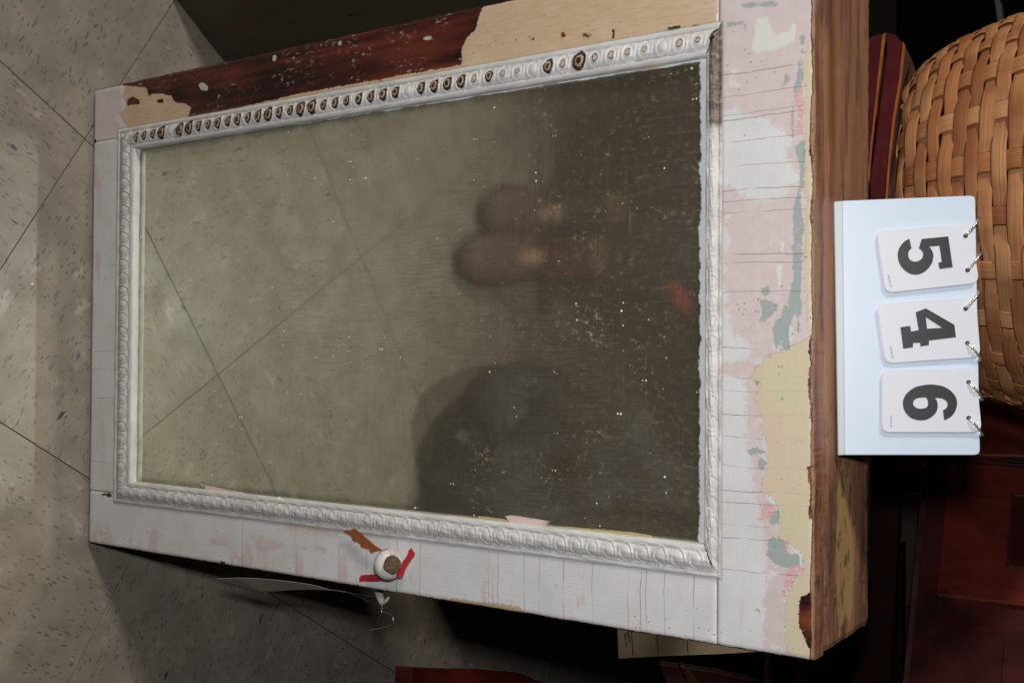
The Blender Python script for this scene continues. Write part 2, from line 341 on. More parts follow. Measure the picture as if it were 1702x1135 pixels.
# ------------------------------------------------------------------ the cabinet
cab = empty('wall_cabinet', 'old white painted cabinet with mirror door, chipped to red and cream on one side', 'cabinet')
W, H, DP = .493, .8038, .1278
woodtop = G('bare_top_wood'); g = woodtop
a = g.noise(34, g.mp((.10, 1, 1)), 9, .66, .3); b = g.noise(7, g.mp((.5, 3, 1)), 5, .55, 1.0); x_, y_, z_ = g.xyz()
c = g.mix(g.step(a, .30, .70), (.25, .105, .054), (.41, .205, .118)); c = g.mix(g.mt('MULTIPLY', g.step(b, .5, .66), .6), c, (.13, .050, .022))
yn = g.mt('MULTIPLY', g.mt('SUBTRACT', g.noise(30, g.mp((.5, 1.6, 1)), 6, .65), .5), .05)
yb = g.mt('SUBTRACT', g.mt('ABSOLUTE', g.mt('SUBTRACT', y_, .068)), .014); yx = g.mt('SUBTRACT', g.mt('ABSOLUTE', g.mt('SUBTRACT', x_, .425)), .06)
yel = g.step(g.mt('ADD', g.mt('MAXIMUM', yb, g.mt('MULTIPLY', yx, .6)), yn), .003, -.002)
c = g.mix(g.mt('MULTIPLY', g.step(g.noise(60, g.mp((.5, 1.6, 1)), 6, .7), .60, .68), .65), c, (.07, .032, .018))
c = g.mix(g.mt('MULTIPLY', g.step(g.noise(200, g.mp((.6, 1, 1)), 3), .70, .76), .7), c, (.60, .42, .28))
c = g.mix(g.mt('MULTIPLY', g.step(g.noise(26, g.mp((.3, 2, 1), (4, 0, 1)), 7, .72), .50, .60), .62), c, (.085, .05, .035))
c = g.mix(g.mt('MULTIPLY', g.step(g.noise(90, g.mp((.2, 2, 1), (1, 7, 1)), 7, .72), .54, .66), .5), c, (.42, .29, .21))
c = g.mix(g.mt('MULTIPLY', yel, .78), c, (.50, .31, .13))
c = g.mix(g.mt('MULTIPLY', g.mt('MULTIPLY', g.step(g.noise(75, g.mp((.7, 1.2, 1), (4, 0, 8)), 7, .7, .6), .53, .62), g.step(x_, .30, .38)), .7), c, (.075, .045, .028))
g.bump(a, .0005); g.out(c, .55, spec=.35)
darkw = wood_mat('dark_stained_side', (.035, .010, .006), (.09, .028, .014), (1, 1, .12), 40, .5)
inner = plain('raw_inside', (.10, .05, .03), .8)
YB = .0222
box('side_panel', 0, .016, YB, DP, 0, H-.017, darkw, cab, .0012)
box('side_panel', W-.016, W, YB, DP, 0, H-.017, darkw, cab, .0012)
box('back_panel', .016, W-.016, DP-.008, DP-.001, .016, H-.017, inner, cab, .0005)
box('bottom_board', .016, W-.016, YB, DP-.001, 0, .016, inner, cab, .0008)
# top board: worn, its edges a little wavy
def board(name, x0, x1, y0, y1, z0, z1, nx, ny, mat, parent, amp=.0008, seed=0):
    r = np.random.default_rng(seed); vs = []; fs = []
    ex = np.cumsum(r.normal(0, 1, nx+1)); ex = (ex-np.linspace(ex[0], ex[-1], nx+1)); ex = ex/np.abs(ex).max()*amp
    ey = r.normal(0, amp*.35, ny+1)
    for lay in range(2):
        z = z1 if lay == 0 else z0
        for j in range(ny+1):
            for i in range(nx+1):
                u, v = i/nx, j/ny; x = x0+(x1-x0)*u; y = y0+(y1-y0)*v; zz = z
                if lay == 0:
                    if j in (0, ny): zz -= .0011+abs(r.normal(0, .0004))
                    if i in (0, nx): zz -= .0013
                y += ex[i]*(1-v)*.5 + ex[-i-1]*.4*v; x += ey[j]*(2*u-1)
                vs.append((x, y, zz))
    N = (nx+1)*(ny+1); q = lambda l, i, j: l*N+j*(nx+1)+i
    for j in range(ny):
        for i in range(nx):
            fs.append((q(0, i, j), q(0, i+1, j), q(0, i+1, j+1), q(0, i, j+1))); fs.append((q(1, i, j), q(1, i, j+1), q(1, i+1, j+1), q(1, i+1, j)))
    for i in range(nx):
        fs.append((q(0, i, 0), q(1, i, 0), q(1, i+1, 0), q(0, i+1, 0))); fs.append((q(0, i, ny), q(0, i+1, ny), q(1, i+1, ny), q(1, i, ny)))
    for j in range(ny):
        fs.append((q(0, 0, j), q(0, 0, j+1), q(1, 0, j+1), q(1, 0, j))); fs.append((q(0, nx, j), q(1, nx, j), q(1, nx, j+1), q(0, nx, j+1)))
    return obj(name, mesh(name, vs, fs), mat, parent)
board('top_board', -.001, W-.001, YB+.0005, DP, H-.0165, H, 120, 14, woodtop.m, cab, .0012, 3)

door = board('door', .002, W-.002, .0189, .0202, .002, H-.030, 6, 2, woodtop.m, cab, .0002, 5)   # rear face of the door, the members stand on it
def yof(v): return v
MI = (.0722, .4222, .0750, .7245)           # glass opening
MO = (.0485, .4455, .0435, .7365)           # outer edge of the moulding
def member(name, x0, x1, z0, z1, mat, outer, seed, step=.0022):
    r = np.random.default_rng(seed)
    nx = max(4, int((x1-x0)/step)); nz = max(4, int((z1-z0)/step)); xs = np.linspace(x0, x1, nx+1); zs = np.linspace(z0, z1, nz+1)
    X, Z = np.meshgrid(xs, zs); Y = np.zeros_like(X)
    def wav(n, a): q = np.convolve(r.normal(0, 1, n+14), np.ones(12)/7, 'same')[3:3+n]; return q*a
    # outer edges a little gnawed
    ej = wav(nz+1, .0007); ei = wav(nx+1, .0007)
    if 'l' in outer: X[:, 0] += ej; 
    if 'r' in outer: X[:, -1] += ej
    if 'b' in outer: Z[0, :] += ei
    if 't' in outer: Z[-1, :] += ei
    bx = .0011
    Y[:, 0] += bx if 'l' in outer else .0006; Y[:, -1] += bx if 'r' in outer else .0006; Y[0, :] += bx if 'b' in outer else .0006; Y[-1, :] += bx if 't' in outer else .0006
    Y += r.normal(0, .00003, Y.shape)
    N = X.size; vs = [(float(a), float(b), float(c)) for a, b, c in zip(X.ravel(), Y.ravel(), Z.ravel())]; fs = []
    w_ = nx+1
    for j in range(nz):
        for i in range(nx): fs.append((j*w_+i, j*w_+i+1, (j+1)*w_+i+1, (j+1)*w_+i))
    ring = [i for i in range(w_)] + [j*w_+nx for j in range(1, nz+1)] + [nz*w_+i for i in range(nx-1, -1, -1)] + [j*w_ for j in range(nz-1, 0, -1)]
    for k in ring: vs.append((vs[k][0], .0188, vs[k][2]))
    n = len(ring)
    for k in range(n): fs.append((ring[k], N+k, N+(k+1) % n, ring[(k+1) % n]))
    fs.append(tuple(range(N, N+n))[::-1])
    me = mesh(name, vs, fs); me.polygons.foreach_set('use_smooth', [i < nx*nz for i in range(len(me.polygons))])
    me.materials.append(mat); me.materials.append(woodtop.m if 't' in outer else darkw)
    me.polygons.foreach_set('material_index', [0 if i < nx*nz else 1 for i in range(len(me.polygons))])
    A = np.array(vs); XX = A[:, 0]*1000; ZZ = A[:, 2]*1000
    at_ = {k: sdf(v, XX, ZZ) for k, v in WP.items()}
    at_['edge'] = np.minimum.reduce([XX, W*1000-XX, ZZ+3, H*1000-ZZ+1.5])
    at_['topd'] = H*1000-ZZ
    at_['mold'] = np.maximum.reduce([MO[0]*1000-XX, XX-MO[1]*1000, MO[2]*1000-ZZ, ZZ-MO[3]*1000])
    setattrs(me, at_)
    return obj(name, me, mat, door)
crR = [D(x, 960)[1] for x in (403, 430, 492, 562, 610, 645, 660, 697, 812, 827, 872, 897, 938, 987, 1046, 1066, 1075, 1105, 1151, 1212)]
crT = [D(1260, y)[0] for y in (118, 155, 185, 193, 231, 273, 313, 331, 350, 423, 437, 487, 580, 628, 650, 690, 728, 777, 818, 838, 875, 897, 950)]
crB = [D(170, y)[0] for y in (428, 583, 614, 662, 768)]
JX0, JX1, JZ = .0575, .4365, .7335
member('stile', 0, JX0-.0002, 0, JZ-.0002, paint_mat('left_stile_paint', [], 'z'), 'lb', 1)
member('stile', JX1+.0002, W, 0, JZ-.0002, paint_mat('right_stile_paint', crR, 'z'), 'rb', 2)
member('rail', JX0, JX1, 0, .0640, paint_mat('lower_rail_paint', crB, 'x'), 'b', 3)
member('rail', 0, W, JZ, H, paint_mat('upper_rail_paint', crT, 'x'), 'ltr', 4)

# egg and dart moulding, four mitred strips
gm_ = G('moulding_paint'); g = gm_
er = g.at('eggr'); sd = g.at('side'); nA = g.noise(230, detail=6, rough=.7); nB = g.noise(34, detail=5)
c = g.mix(g.step(nB, .35, .7), (.66, .65, .64), (.56, .545, .535))
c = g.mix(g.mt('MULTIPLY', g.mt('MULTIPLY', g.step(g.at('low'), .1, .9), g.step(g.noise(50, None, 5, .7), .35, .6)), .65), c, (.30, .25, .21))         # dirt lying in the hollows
c = g.mix(g.mt('MULTIPLY', g.step(nA, .62, .72), .45), c, (.45, .28, .24))
ern = g.mt('MULTIPLY_ADD', g.mt('SUBTRACT', nA, .5), .7, er)
chip = g.mt('MULTIPLY', g.step(ern, .98, .88), g.mt('GREATER_THAN', g.at('chip'), .5))
c = g.mix(chip, c, (.40, .31, .21)); brown = g.mix(g.step(nA, .45, .6), (.022, .011, .007), (.10, .045, .02))
c = g.mix(g.mt('MULTIPLY', chip, g.mt('MAXIMUM', g.step(ern, .40, .32), g.step(ern, .56, .62))), c, brown)
chip2 = g.mt('MULTIPLY', g.step(ern, .50, .44), g.mt('GREATER_THAN', g.at('dot'), .5))
c = g.mix(chip2, c, brown); c = g.mix(g.mt('MULTIPLY', chip2, g.step(ern, .40, .34)), c, (.50, .43, .32))
c = g.mix(g.at('brownend'), c, g.mix(g.step(nA, .4, .65), (.045, .025, .015), (.24, .17, .11)))
g.bump(g.mt('MULTIPLY_ADD', g.mt('MAXIMUM', chip, chip2), -1.2, nA), .0003); g.out(c, .42, spec=.4)
PV = [0, .04, .09, .14, .18, .22, .27, .32, .37, .42, .47, .52, .57, .62, .67, .72, .77, .80, .84, .88, .93, .97, 1.0]
PH = [.3, 1.6, 2.0, 1.9, 1.0, 1.5, 2.8, 3.9, 4.7, 5.3, 5.7, 6.0, 6.1, 6.0, 5.8, 5.3, 4.6, 3.8, 4.0, 4.2, 4.0, 3.4, 2.6]
PITCH = .01425
def strip(side):
    horiz = side in 'bt'; L0 = (MO[0], MI[0]) if horiz else (MO[2], MI[2]); L1 = (MO[1], MI[1]) if horiz else (MO[3], MI[3])
    c0 = {'b': MO[2], 't': MO[3], 'l': MO[0], 'r': MO[1]}[side]; c1 = {'b': MI[2], 't': MI[3], 'l': MI[0], 'r': MI[1]}[side]
    n = int((L1[0]-L0[0])/PITCH*20); vs = []; fs = []; er = []; low = []; ss = []; be = []; ch = []; dt = []
    r = np.random.default_rng(ord(side)); k_ = {i: (r.random(), r.random(), r.random()) for i in range(-3, 90)}
    for j, (v, h) in enumerate(list(zip(PV, PH)) + [(1.0, -5.)]):
        for i in range(n+1):
            a = L0[0]+(L0[1]-L0[0])*v; b = L1[0]+(L1[1]-L1[0])*v; s = a+(b-a)*i/n; q = c0+(c1-c0)*v
            hh = h*(.5 if side == 't' else .9); e = 9.; lo = 0
            e_i = math.floor(s/PITCH); du = (s/PITCH-e_i-.5)*PITCH*1000; dv = (v-.50)*21
            if j < len(PV):
                rr = math.hypot(du/5.4, dv/6.4); sc = 1-.25*k_[e_i][0]
                if .18 < v < .82:
                    ridge = math.exp(-((rr-1.02)/.105)**2)*1.9*sc + math.exp(-((rr-1.33)/.08)**2)*.9*(1 if du < 0 else .5)
                    dome = 1.7*math.sqrt(max(0, 1-(rr/.76)**2))*sc
                    hh += (ridge+dome-1.0)*(.45 if side == 't' else .8 if side == 'b' else 1)*(.75+.4*k_[e_i][2]); lo = max(0, 1-abs(rr-.86)/.10)*.8
                e = rr*(.86+.5*k_[e_i][0])
                if v in (.18, .80): lo = 1
            if side == 't': lo = 1. if (v < .25 or v > .74) else max(lo, .35)
            y = -hh/1000 + .00015*math.sin(s*311+j) + .0002*math.sin(s*97+2*j)
            vs.append((s, y, q) if horiz else (q, y, s)); er.append(e); low.append(lo)
            frac = (s-MO[2])/(MO[3]-MO[2]) if not horiz else 0
            kk = k_[e_i]
            big = side == 'l' and .05 < frac < .68 and (kk[1] < .86)
            sm = side == 'l' and frac >= .68 and kk[1] < .85
            if side == 'l' and frac > .60 and kk[2] < .35: big = True; sm = False
            ch.append(1. if big else 0.); dt.append(1. if sm else 0.)
            be.append(max(0., min(1., (.125-s)/.004))*.9*(1 if v < .8 else .4) if side == 't' else 0.); ss.append(0)
    w_ = n+1; rows = len(PV)+1
    flip = side in 'tl'
    for j in range(rows-1):
        for i in range(n):
            f = (j*w_+i, j*w_+i+1, (j+1)*w_+i+1, (j+1)*w_+i); fs.append(f[::-1] if side in 'tl' else f)
    me = mesh('moulding', vs, fs, True); setattrs(me, {'eggr': er, 'low': low, 'side': ss, 'brownend': be, 'chip': ch, 'dot': dt})
    return obj('moulding', me, gm_.m, door)
for s_ in 'btlr': strip(s_)

# mirror glass: silvered, dusty, with old paint lapped over its edge
MY = .0045
gx, gz = 90, 160; xs = np.linspace(MI[0]-.004, MI[1]+.004, gx+1); zs = np.linspace(MI[2]-.004, MI[3]+.004, gz+1)
vs = [(x, MY, z) for z in zs for x in xs]; fs = [(j*(gx+1)+i, j*(gx+1)+i+1, (j+1)*(gx+1)+i+1, (j+1)*(gx+1)+i) for j in range(gz) for i in range(gx)]
nv = len(vs); vs += [(xs[0], MY+.004, zs[0]), (xs[-1], MY+.004, zs[0]), (xs[-1], MY+.004, zs[-1]), (xs[0], MY+.004, zs[-1])]; fs.append((nv+3, nv+2, nv+1, nv))
me = mesh('mirror_glass', vs, fs, True)
A = np.array(vs)
def G2(x, y): p = at(x, y, 1, MY); return (p[0]*1000, p[2]*1000)
pk = [np.array([G2(*p) for p in q]) for q in ([(325,801),(340,806),(410,820),(412,827),(350,818)], [(835,860),(850,856),(900,864),(950,872),(950,876),(905,873),(850,868)])]
yk = [np.array([G2(*p) for p in q]) for q in ([(790,857),(835,862),(855,869),(1050,884),(1085,890),(1085,897),(900,880),(800,868)], [(1000,128),(1080,116),(1110,108),(1080,112)])]
X_, Z_ = A[:, 0]*1000, A[:, 2]*1000
setattrs(me, {'pinkp': sdf(pk, X_, Z_), 'yelp': sdf(yk, X_, Z_), 'dr': MI[1]*1000-X_, 'dl': X_-MI[0]*1000, 'db': Z_-MI[2]*1000, 'dt': MI[3]*1000-Z_, 'hz': (A[:, 2]-MI[2])/(MI[3]-MI[2])})
g = G('old_mirror'); x_, y_, z_ = g.xyz()
nf = g.noise(330, detail=5, rough=.75); nl = g.noise(11, detail=5, rough=.6); hz = g.at('hz')
rag = g.mt('MULTIPLY', g.mt('SUBTRACT', g.noise(60, detail=8, rough=.75), .45), 13.)
# wiping streaks: fine arcs
st1 = g.noise(55, g.mp((.4, 1, 9), rot=(0, .25, 0)), 7, .7, .5); st2 = g.noise(60, g.mp((10, 1, .5), rot=(0, -.2, 0)), 7, .7, .4)
streak = g.mt('MULTIPLY', g.step(g.mt('MAXIMUM', st1, st2), .56, .72), g.step(g.noise(8, None, 3), .38, .6))
upd = g.step(g.mt('ADD', hz, g.mt('MULTIPLY', g.mt('SUBTRACT', nl, .5), .5)), .48, .85)
grain = g.step(g.noise(170, g.mp((1.3, 1, 1)), 8, .85), .52, .68)
blot = g.step(g.noise(20, g.mp((1, 1, 1), (2, 0, 5)), 6, .7), .52, .68)
dust = g.mt('MULTIPLY', upd, g.mt('ADD', .115, g.mt('MULTIPLY', g.mt('MULTIPLY', grain, g.mt('ADD', blot, .20)), 1.0)))
dust = g.mt('ADD', dust, g.mt('ADD', g.mt('MULTIPLY_ADD', upd, -.075, .105), g.mt('MULTIPLY', streak, .17)))
edd = g.mt('MINIMUM', g.mt('MINIMUM', g.at('dl'), g.at('dr')), g.mt('MINIMUM', g.at('db'), g.at('dt')))
dustc = g.mix(g.step(hz, .3, .8), (.46, .47, .37), g.mix(nl, (.38, .29, .20), (.46, .38, .28)))
# bright dust grains on the glass, plus their reflection in the silver painted as a shifted copy
def specks(sh):
    v1 = g.n('ShaderNodeTexVoronoi'); g.set(v1.inputs[0], g.mp(loc=(0, 0, sh), rot=(.3, 0, 0))); v1.inputs['Scale'].default_value = 170
    sx = g.n('ShaderNodeSeparateXYZ'); g.set(sx.inputs[0], v1.outputs['Color'])
    cl = g.step(g.noise(22, g.mp(loc=(0, 0, sh), rot=(.3, 0, 0)), 5, .7), .44, .56)
    rad = g.mt('MULTIPLY_ADD', g.mt('POWER', sx.outputs[1], 6.), .13, .055)
    return g.mt('MULTIPLY', g.mt('LESS_THAN', v1.outputs['Distance'], rad), g.mt('MULTIPLY', g.mt('LESS_THAN', sx.outputs[0], .40), cl))
spk = g.mt('MAXIMUM', specks(0), specks(.0029))
pep = g.mt('MULTIPLY', g.step(g.vor(230), .21, .14), g.step(g.noise(15, g.mp(loc=(4, 4, 4)), 6, .7), .52, .62))
pep = g.mt('MULTIPLY', pep, g.step(hz, .85, .55))
mask_w = g.step(g.mt('SUBTRACT', g.mt('MINIMUM', g.mt('MULTIPLY', g.mt('SUBTRACT', g.at('dt'), 2.6), .40), g.mt('ADD', g.mt('MINIMUM', g.at('dl'), g.mt('ADD', g.at('dr'), 1.2)), g.mt('MULTIPLY_ADD', hz, -1.6, 2.2))), g.mt('MULTIPLY', rag, .38)), 1.8, 1.2)
pinkm = g.step(g.mt('MULTIPLY_ADD', rag, .15, g.at('pinkp')), -.4, .2); yelm = g.step(g.mt('MULTIPLY_ADD', rag, .2, g.at('yelp')), -.4, .3)
desil = g.mt('MULTIPLY', g.step(g.mt('MULTIPLY_ADD', rag, 1.0, edd), 9., 1.), .8)      # blackened silver near the edge
refl = g.mix(desil, (.90, .92, .80), (.16, .18, .13)); brush = g.mt('MULTIPLY', g.step(g.noise(120, g.mp((.30, 1, 6), rot=(0, .12, 0)), 8, .72, .6), .44, .58), g.step(g.noise(7, g.mp(loc=(8, 0, 1)), 4, .6), .40, .56))
brush2 = g.mt('MULTIPLY', g.step(g.noise(120, g.mp((7, 1, .4), rot=(0, -.25, 0)), 8, .72, .8), .44, .58), g.step(g.noise(6, g.mp(loc=(1, 0, 9)), 4, .6), .42, .58))
bsh = g.mt('MULTIPLY', g.mt('MAXIMUM', brush, brush2), g.mt('ADD', .14, g.mt('MULTIPLY', upd, .60)))
refl = g.mix(bsh, refl, (.16, .18, .15))
refl = g.mix(g.mt('MULTIPLY', pep, .75), refl, (.10, .06, .03))
refl = g.mix(g.mt('MULTIPLY', g.step(g.noise(5, None, 3), .4, .65), .35), refl, (.60, .62, .53))
g.set(g.b.inputs['Base Color'], refl); g.b.inputs['Metallic'].default_value = 1
g.set(g.b.inputs['Roughness'], g.mt('ADD', .044, g.mt('MULTIPLY', g.mt('ADD', g.mt('MULTIPLY', streak, .4), upd), .012)))
df = g.n('ShaderNodeBsdfDiffuse'); pc = g.mix(spk, dustc, (.95, .85, .66)); pc = g.mix(mask_w, pc, g.mix(nf, (.46, .51, .53), (.66, .69, .71)))
pc = g.mix(yelm, pc, (.40, .33, .16)); pc = g.mix(pinkm, pc, (.62, .47, .44)); g.set(df.inputs[0], pc)
fac = g.mt('MAXIMUM', g.mt('MAXIMUM', dust, g.mt('MULTIPLY', spk, .85)), g.mt('MAXIMUM', mask_w, g.mt('MAXIMUM', pinkm, yelm)), clamp=True)
mx = g.n('ShaderNodeMixShader'); g.set(mx.inputs[0], fac); g.t.links.new(g.b.outputs[0], mx.inputs[1]); g.t.links.new(df.outputs[0], mx.inputs[2])
g.t.links.new(mx.outputs[0], g.t.nodes['Material Output'].inputs[0])
mir = obj('mirror_glass', me, g.m, door)

# knob, tilted up, its paint gone from the end
kp = at(659, 933, 1, 0.); kax = Vector((-.02, -.72, .70)).normalized()
kc = Vector(at(646, 938, 1, -.013))
gk = G('knob_paint'); nk = gk.noise(160, detail=5, rough=.7); ck_ = gk.mix(gk.step(nk, .3, .62), (.70, .69, .66), (.62, .58, .54)); ck_ = gk.mix(gk.mt('MULTIPLY', gk.step(nk, .62, .66), .8), ck_, (.25, .18, .10))
gk.bump(nk, .0006); gk.out(ck_, .38)
lathe('knob', [(0.00092, -.0165), (0.01058, -.0155), (0.00920, -.0125), (0.00810, -.010), (0.00966, -.0075), (0.01196, -.004), (0.01288, 0), (0.01251, .004), (0.01058, .0080), (0.00782, .0100), (0.00092, .0102)], kc, kax, gk.m, door)
rr_ = np.random.default_rng(5); a_ = kax.orthogonal().normalized(); b_ = kax.cross(a_); cc_ = Vector(at(652.5, 938, 1, -.0245))
pts = [cc_ + (a_*math.cos(t)+b_*math.sin(t))*(.0074+.0004*rr_.normal()) for t in np.linspace(0, 2*math.pi, 26)[:-1]]
prism('knob_end', pts, tuple(-kax*.004), wood_mat('knob_end_grain', (.040, .024, .012), (.17, .10, .05), (3, 1, 1), 150, .7, bump=.0008), door, .0003)
# painted hook on the right side that carries the price tag wire
hookm = plain('hook_paint', (.62, .55, .47), .5, bump=.0005, s=300)
tube('hook', [at(628, 980, 1, .03), at(631, 989, 1, .024), at(633, 995, 1, .02), at(636, 1000, 1, .018), at(638, 1003, 1, .018)], .0034, hookm, cab, 10, rr=lambda t: 1.1-.25*t)
tube('hook_prong', [at(636, 1001, 1, .018), at(642, 998, 1, .016), at(646, 992, 1, .015)], .0020, hookm, cab, 8, rr=lambda t: 1.2-.7*t)

# ------------------------------------------------------------------ ribbon on the knob
rib = empty('ribbon_bow', 'red ribbon with two short tails and a scalloped brown leaf, tied round the door knob', 'ribbon')
ribm = G('red_ribbon'); g = ribm; nn = g.noise(900, g.mp((1, 1, .3)), 3); g.bump(nn, .0002); g.out(g.mix(nn, (.36, .008, .016), (.48, .016, .028)), .55)
leafm = plain('brown_leaf', (.30, .085, .028), .6, var=.4, s=90, bump=.0004)
C4 = lambda p: (550+p[0]/4.73, 840+p[1]/4.73)
def flatpiece(name, pts, ys, mat, th=.0007, curl=0.):
    """polygon in photograph pixels on a slanted plane in front of the door; ys = depth as a function of pixel"""
    P3 = [at(*p, 1, ys(p)) for p in pts]; return prism(name, P3, (0, th, 0), mat, rib)
flatpiece('tail', [C4(p) for p in [(222,568),(234,558),(232,548),(245,545),(352,540),(385,552),(420,562),(455,567),(505,555),(515,548),(508,562),(470,578),(420,584),(380,588),(300,592),(222,596)]], lambda p: -.0065-.00007*(p[0]-596), ribm.m)
flatpiece('tail', [C4(p) for p in [(508,556),(515,530),(552,458),(598,392),(612,348),(632,334),(640,352),(658,372),(655,388),(610,450),(585,490),(560,560),(545,566)]], lambda p: -.0185+.00018*(p[0]-658), ribm.m)
flatpiece('leaf', [C4(p) for p in [(97,203),(118,192),(150,196),(175,180),(196,186),(214,205),(240,218),(262,245),(300,275),(340,312),(402,352),(370,353),(345,358),(318,371),(308,362),(298,340),(262,334),(235,322),(228,300),(205,285),(178,280),(165,264),(163,246),(140,226),(112,212)]], lambda p: -.0060-.00004*(p[0]-570), leafm, .0009)
flatpiece('fold', [C4(p) for p in [(402,352),(430,340),(445,343),(462,362),(440,368),(405,362)]], lambda p: -.0125, plain('ribbon_fold', (.62, .06, .08), .5))
loop = [kc + kax*-.0065 + (a_*math.cos(t)+b_*math.sin(t))*.0100 for t in np.linspace(0, 2*math.pi, 17)[:-1]]
tube('loop', loop, .0013, ribm.m, rib, 6, True, 2)

# ------------------------------------------------------------------ price tag on wire, hanging at the side
tg = empty('price_tag', 'small curved white paper tag hanging edge-on from a thin wire beside the cabinet', 'tag')
paper = plain('white_paper', (.52, .50, .46), .7, var=.05, s=200)
C5 = lambda p: (340+p[0]/3.7, 850+p[1]/3.7)
up_ = [(75,411),(200,405),(330,409),(450,419),(560,432),(640,444),(710,460),(775,477)]; lo_ = [(150,432),(245,460),(350,487),(440,485),(540,478),(640,476),(710,477),(776,480)]
V = [at(*C5(p), 1, .020) for p in up_] + [at(*C5(p), 1, .058-.038*(max(0, i-3)/4)) for i, p in enumerate(lo_)]
n = len(up_); vs = V + [tuple(np.array(v)+np.array((.0005, 0, 0))) for v in V]; fs = []
for i in range(n-1):
    fs += [(i, i+1, n+i+1, n+i), (2*n+i, 3*n+i, 3*n+i+1, 2*n+i+1), (i, 2*n+i, 2*n+i+1, i+1), (n+i, n+i+1, 3*n+i+1, 3*n+i)]
fs += [(0, n, 3*n, 2*n), (n-1, 3*n-1, 4*n-1, 2*n-1)]
bm = bmesh.new(); bm.from_mesh(mesh('t', vs, fs)); obj('paper', bm2me(bm, 'paper', False), paper, tg)
wire = plain('steel_wire', (.45, .46, .46), .3, .9)
dkw = plain('dull_wire', (.10, .11, .11), .5, .6)
def wirepath(name, pts, y, r, mat=wire):
    return tube(name, [at(*C5(p[:2]), 1, p[2] if len(p) > 2 else y) for p in pts], r, mat, tg, 6)
wirepath('tag_wire', [(772,479,.02), (800,482,.02), (835,487,.019), (868,493,.018)], .02, .0006)
wirepath('tag_wire', [(866,490,.02), (930,505,.019), (1000,517,.018), (1052,519,.016)], .02, .0003, dkw)
wirepath('tag_wire', [(866,492,.02), (930,515,.019), (1000,545,.018), (1085,572,.016)], .02, .0003, dkw)
wirepath('twisted_wire', [(1088,565), (1094,575), (1088,585), (1094,595), (1088,605), (1093,620)], .012, .0007)
wirepath('wire_loop', [(1092,620), (1115,617), (1140,627), (1157,652), (1162,680), (1150,697), (1105,710), (1050,722), (1008,730)], .02, .00042)
wirepath('wire_loop', [(1092,622), (1080,650), (1055,690), (1008,730), (960,762), (920,776), (870,782), (800,770), (740,745)], .02, .00036, dkw)

# ------------------------------------------------------------------ number stand 546
stand = empty('number_stand', 'white folding stand with three ringed flip cards reading 546, standing on the cabinet top', 'sign')
SB = np.array([.177, .041, .8065]); ST = np.array([.175, .080, .891]); xa = np.array([1., 0, 0]); za = (ST-SB); za[0] = 0; za /= np.linalg.norm(za)
nb = np.cross(xa, za); nb = nb if nb[1] < 0 else -nb           # towards the camera
whitep = plain('white_plastic', (.60, .68, .80), .35, var=.015, s=25, spec=.5)
def OP(x, y, off=0.): return onplane(x, y, SB+nb*off, nb)
def rrect(pts, r, k=5):
    P = [Vector(map(float, p)) for p in pts]; out = []; n = len(P)
    for i in range(n):
        R = r[i] if isinstance(r, (list, tuple)) else r
        a = (P[i-1]-P[i]).normalized()*R; b = (P[(i+1) % n]-P[i]).normalized()*R
        if R == 0: out.append(P[i]); continue
        for j in range(k+1):
            t = j/k; out.append(P[i]+a*(1-t)**2+b*t**2)
    return out
bp = [OP(1400, 334), OP(1404, 756), OP(1629, 756), OP(1621, 325)]
prism('front_board', rrect(bp, [.0005, .0005, .004, .004]), tuple(-nb*.0025), whitep, stand, .0004)
# folded foot and rear leg
lb = [OP(1386, 335, .0006), OP(1393, 757, .0006), OP(1405, 756, .0006), OP(1401, 334, .0006)]
prism('fold', lb, tuple(-nb*.0045), plain('fold_plastic', (.50, .55, .58), .4, var=.02), stand, .0006)
tl, tr = np.array(bp[3]), np.array(bp[2]); bl = np.array([.179, .118, .8052]); br = np.array([.355, .118, .8052]); o_ = -nb*.0042
prism('rear_board', [tl+o_, tr+o_, br, bl], (0, .002, 0), whitep, stand, .0004)
ink = plain('black_ink', (.018, .017, .020), .45, var=.2)
cardm = plain('card_plastic', (.69, .70, .76), .3, var=.012, s=30, spec=.5)
cards = [
 ([(1457,384),(1612,372),(1628,470),(1472,487)], 'card with the digit 5'),
 ([(1458,505),(1622,494),(1630,593),(1472,604)], 'card with the digit 4'),
 ([(1466,615),(1622,612),(1632,718),(1466,718)], 'card with the digit 6')]
def holed(name, pts, holes, off, mat, parent, th=.0008):
    """flat print: outline with holes, bridged by bmesh triangle fill"""
    bm = bmesh.new(); es = []
    for ring in [pts]+holes:
        ring = [p for k, p in enumerate(ring) if math.dist(p, ring[k-1]) > .15]
        vs_ = [bm.verts.new(Vector(map(float, OP(*p, off)))) for p in ring]
        es += [bm.edges.new((vs_[i], vs_[(i+1) % len(vs_)])) for i in range(len(vs_))]
    r_ = bmesh.ops.triangle_fill(bm, use_beauty=True, use_dissolve=False, edges=es)
    g_ = bmesh.ops.extrude_face_region(bm, geom=bm.faces[:]); 
    for e in g_['geom']:
        if isinstance(e, bmesh.types.BMVert): e.co -= Vector(nb*th)
    return obj(name, bm2me(bm, name), mat, parent)
def arc(cx, cy, rx, ry, a0, a1, n=14): return [(cx+rx*math.cos(math.radians(a)), cy+ry*math.sin(math.radians(a))) for a in np.linspace(a0, a1, n)]
s5 = lambda L: [(1450+x/8.958, 370+y/8.958) for x, y in L]; s4 = lambda L: [(1450+x/8.958, 490+y/8.958) for x, y in L]; s6 = lambda L: [(1450+x/7.095, 605+y/7.095) for x, y in L]
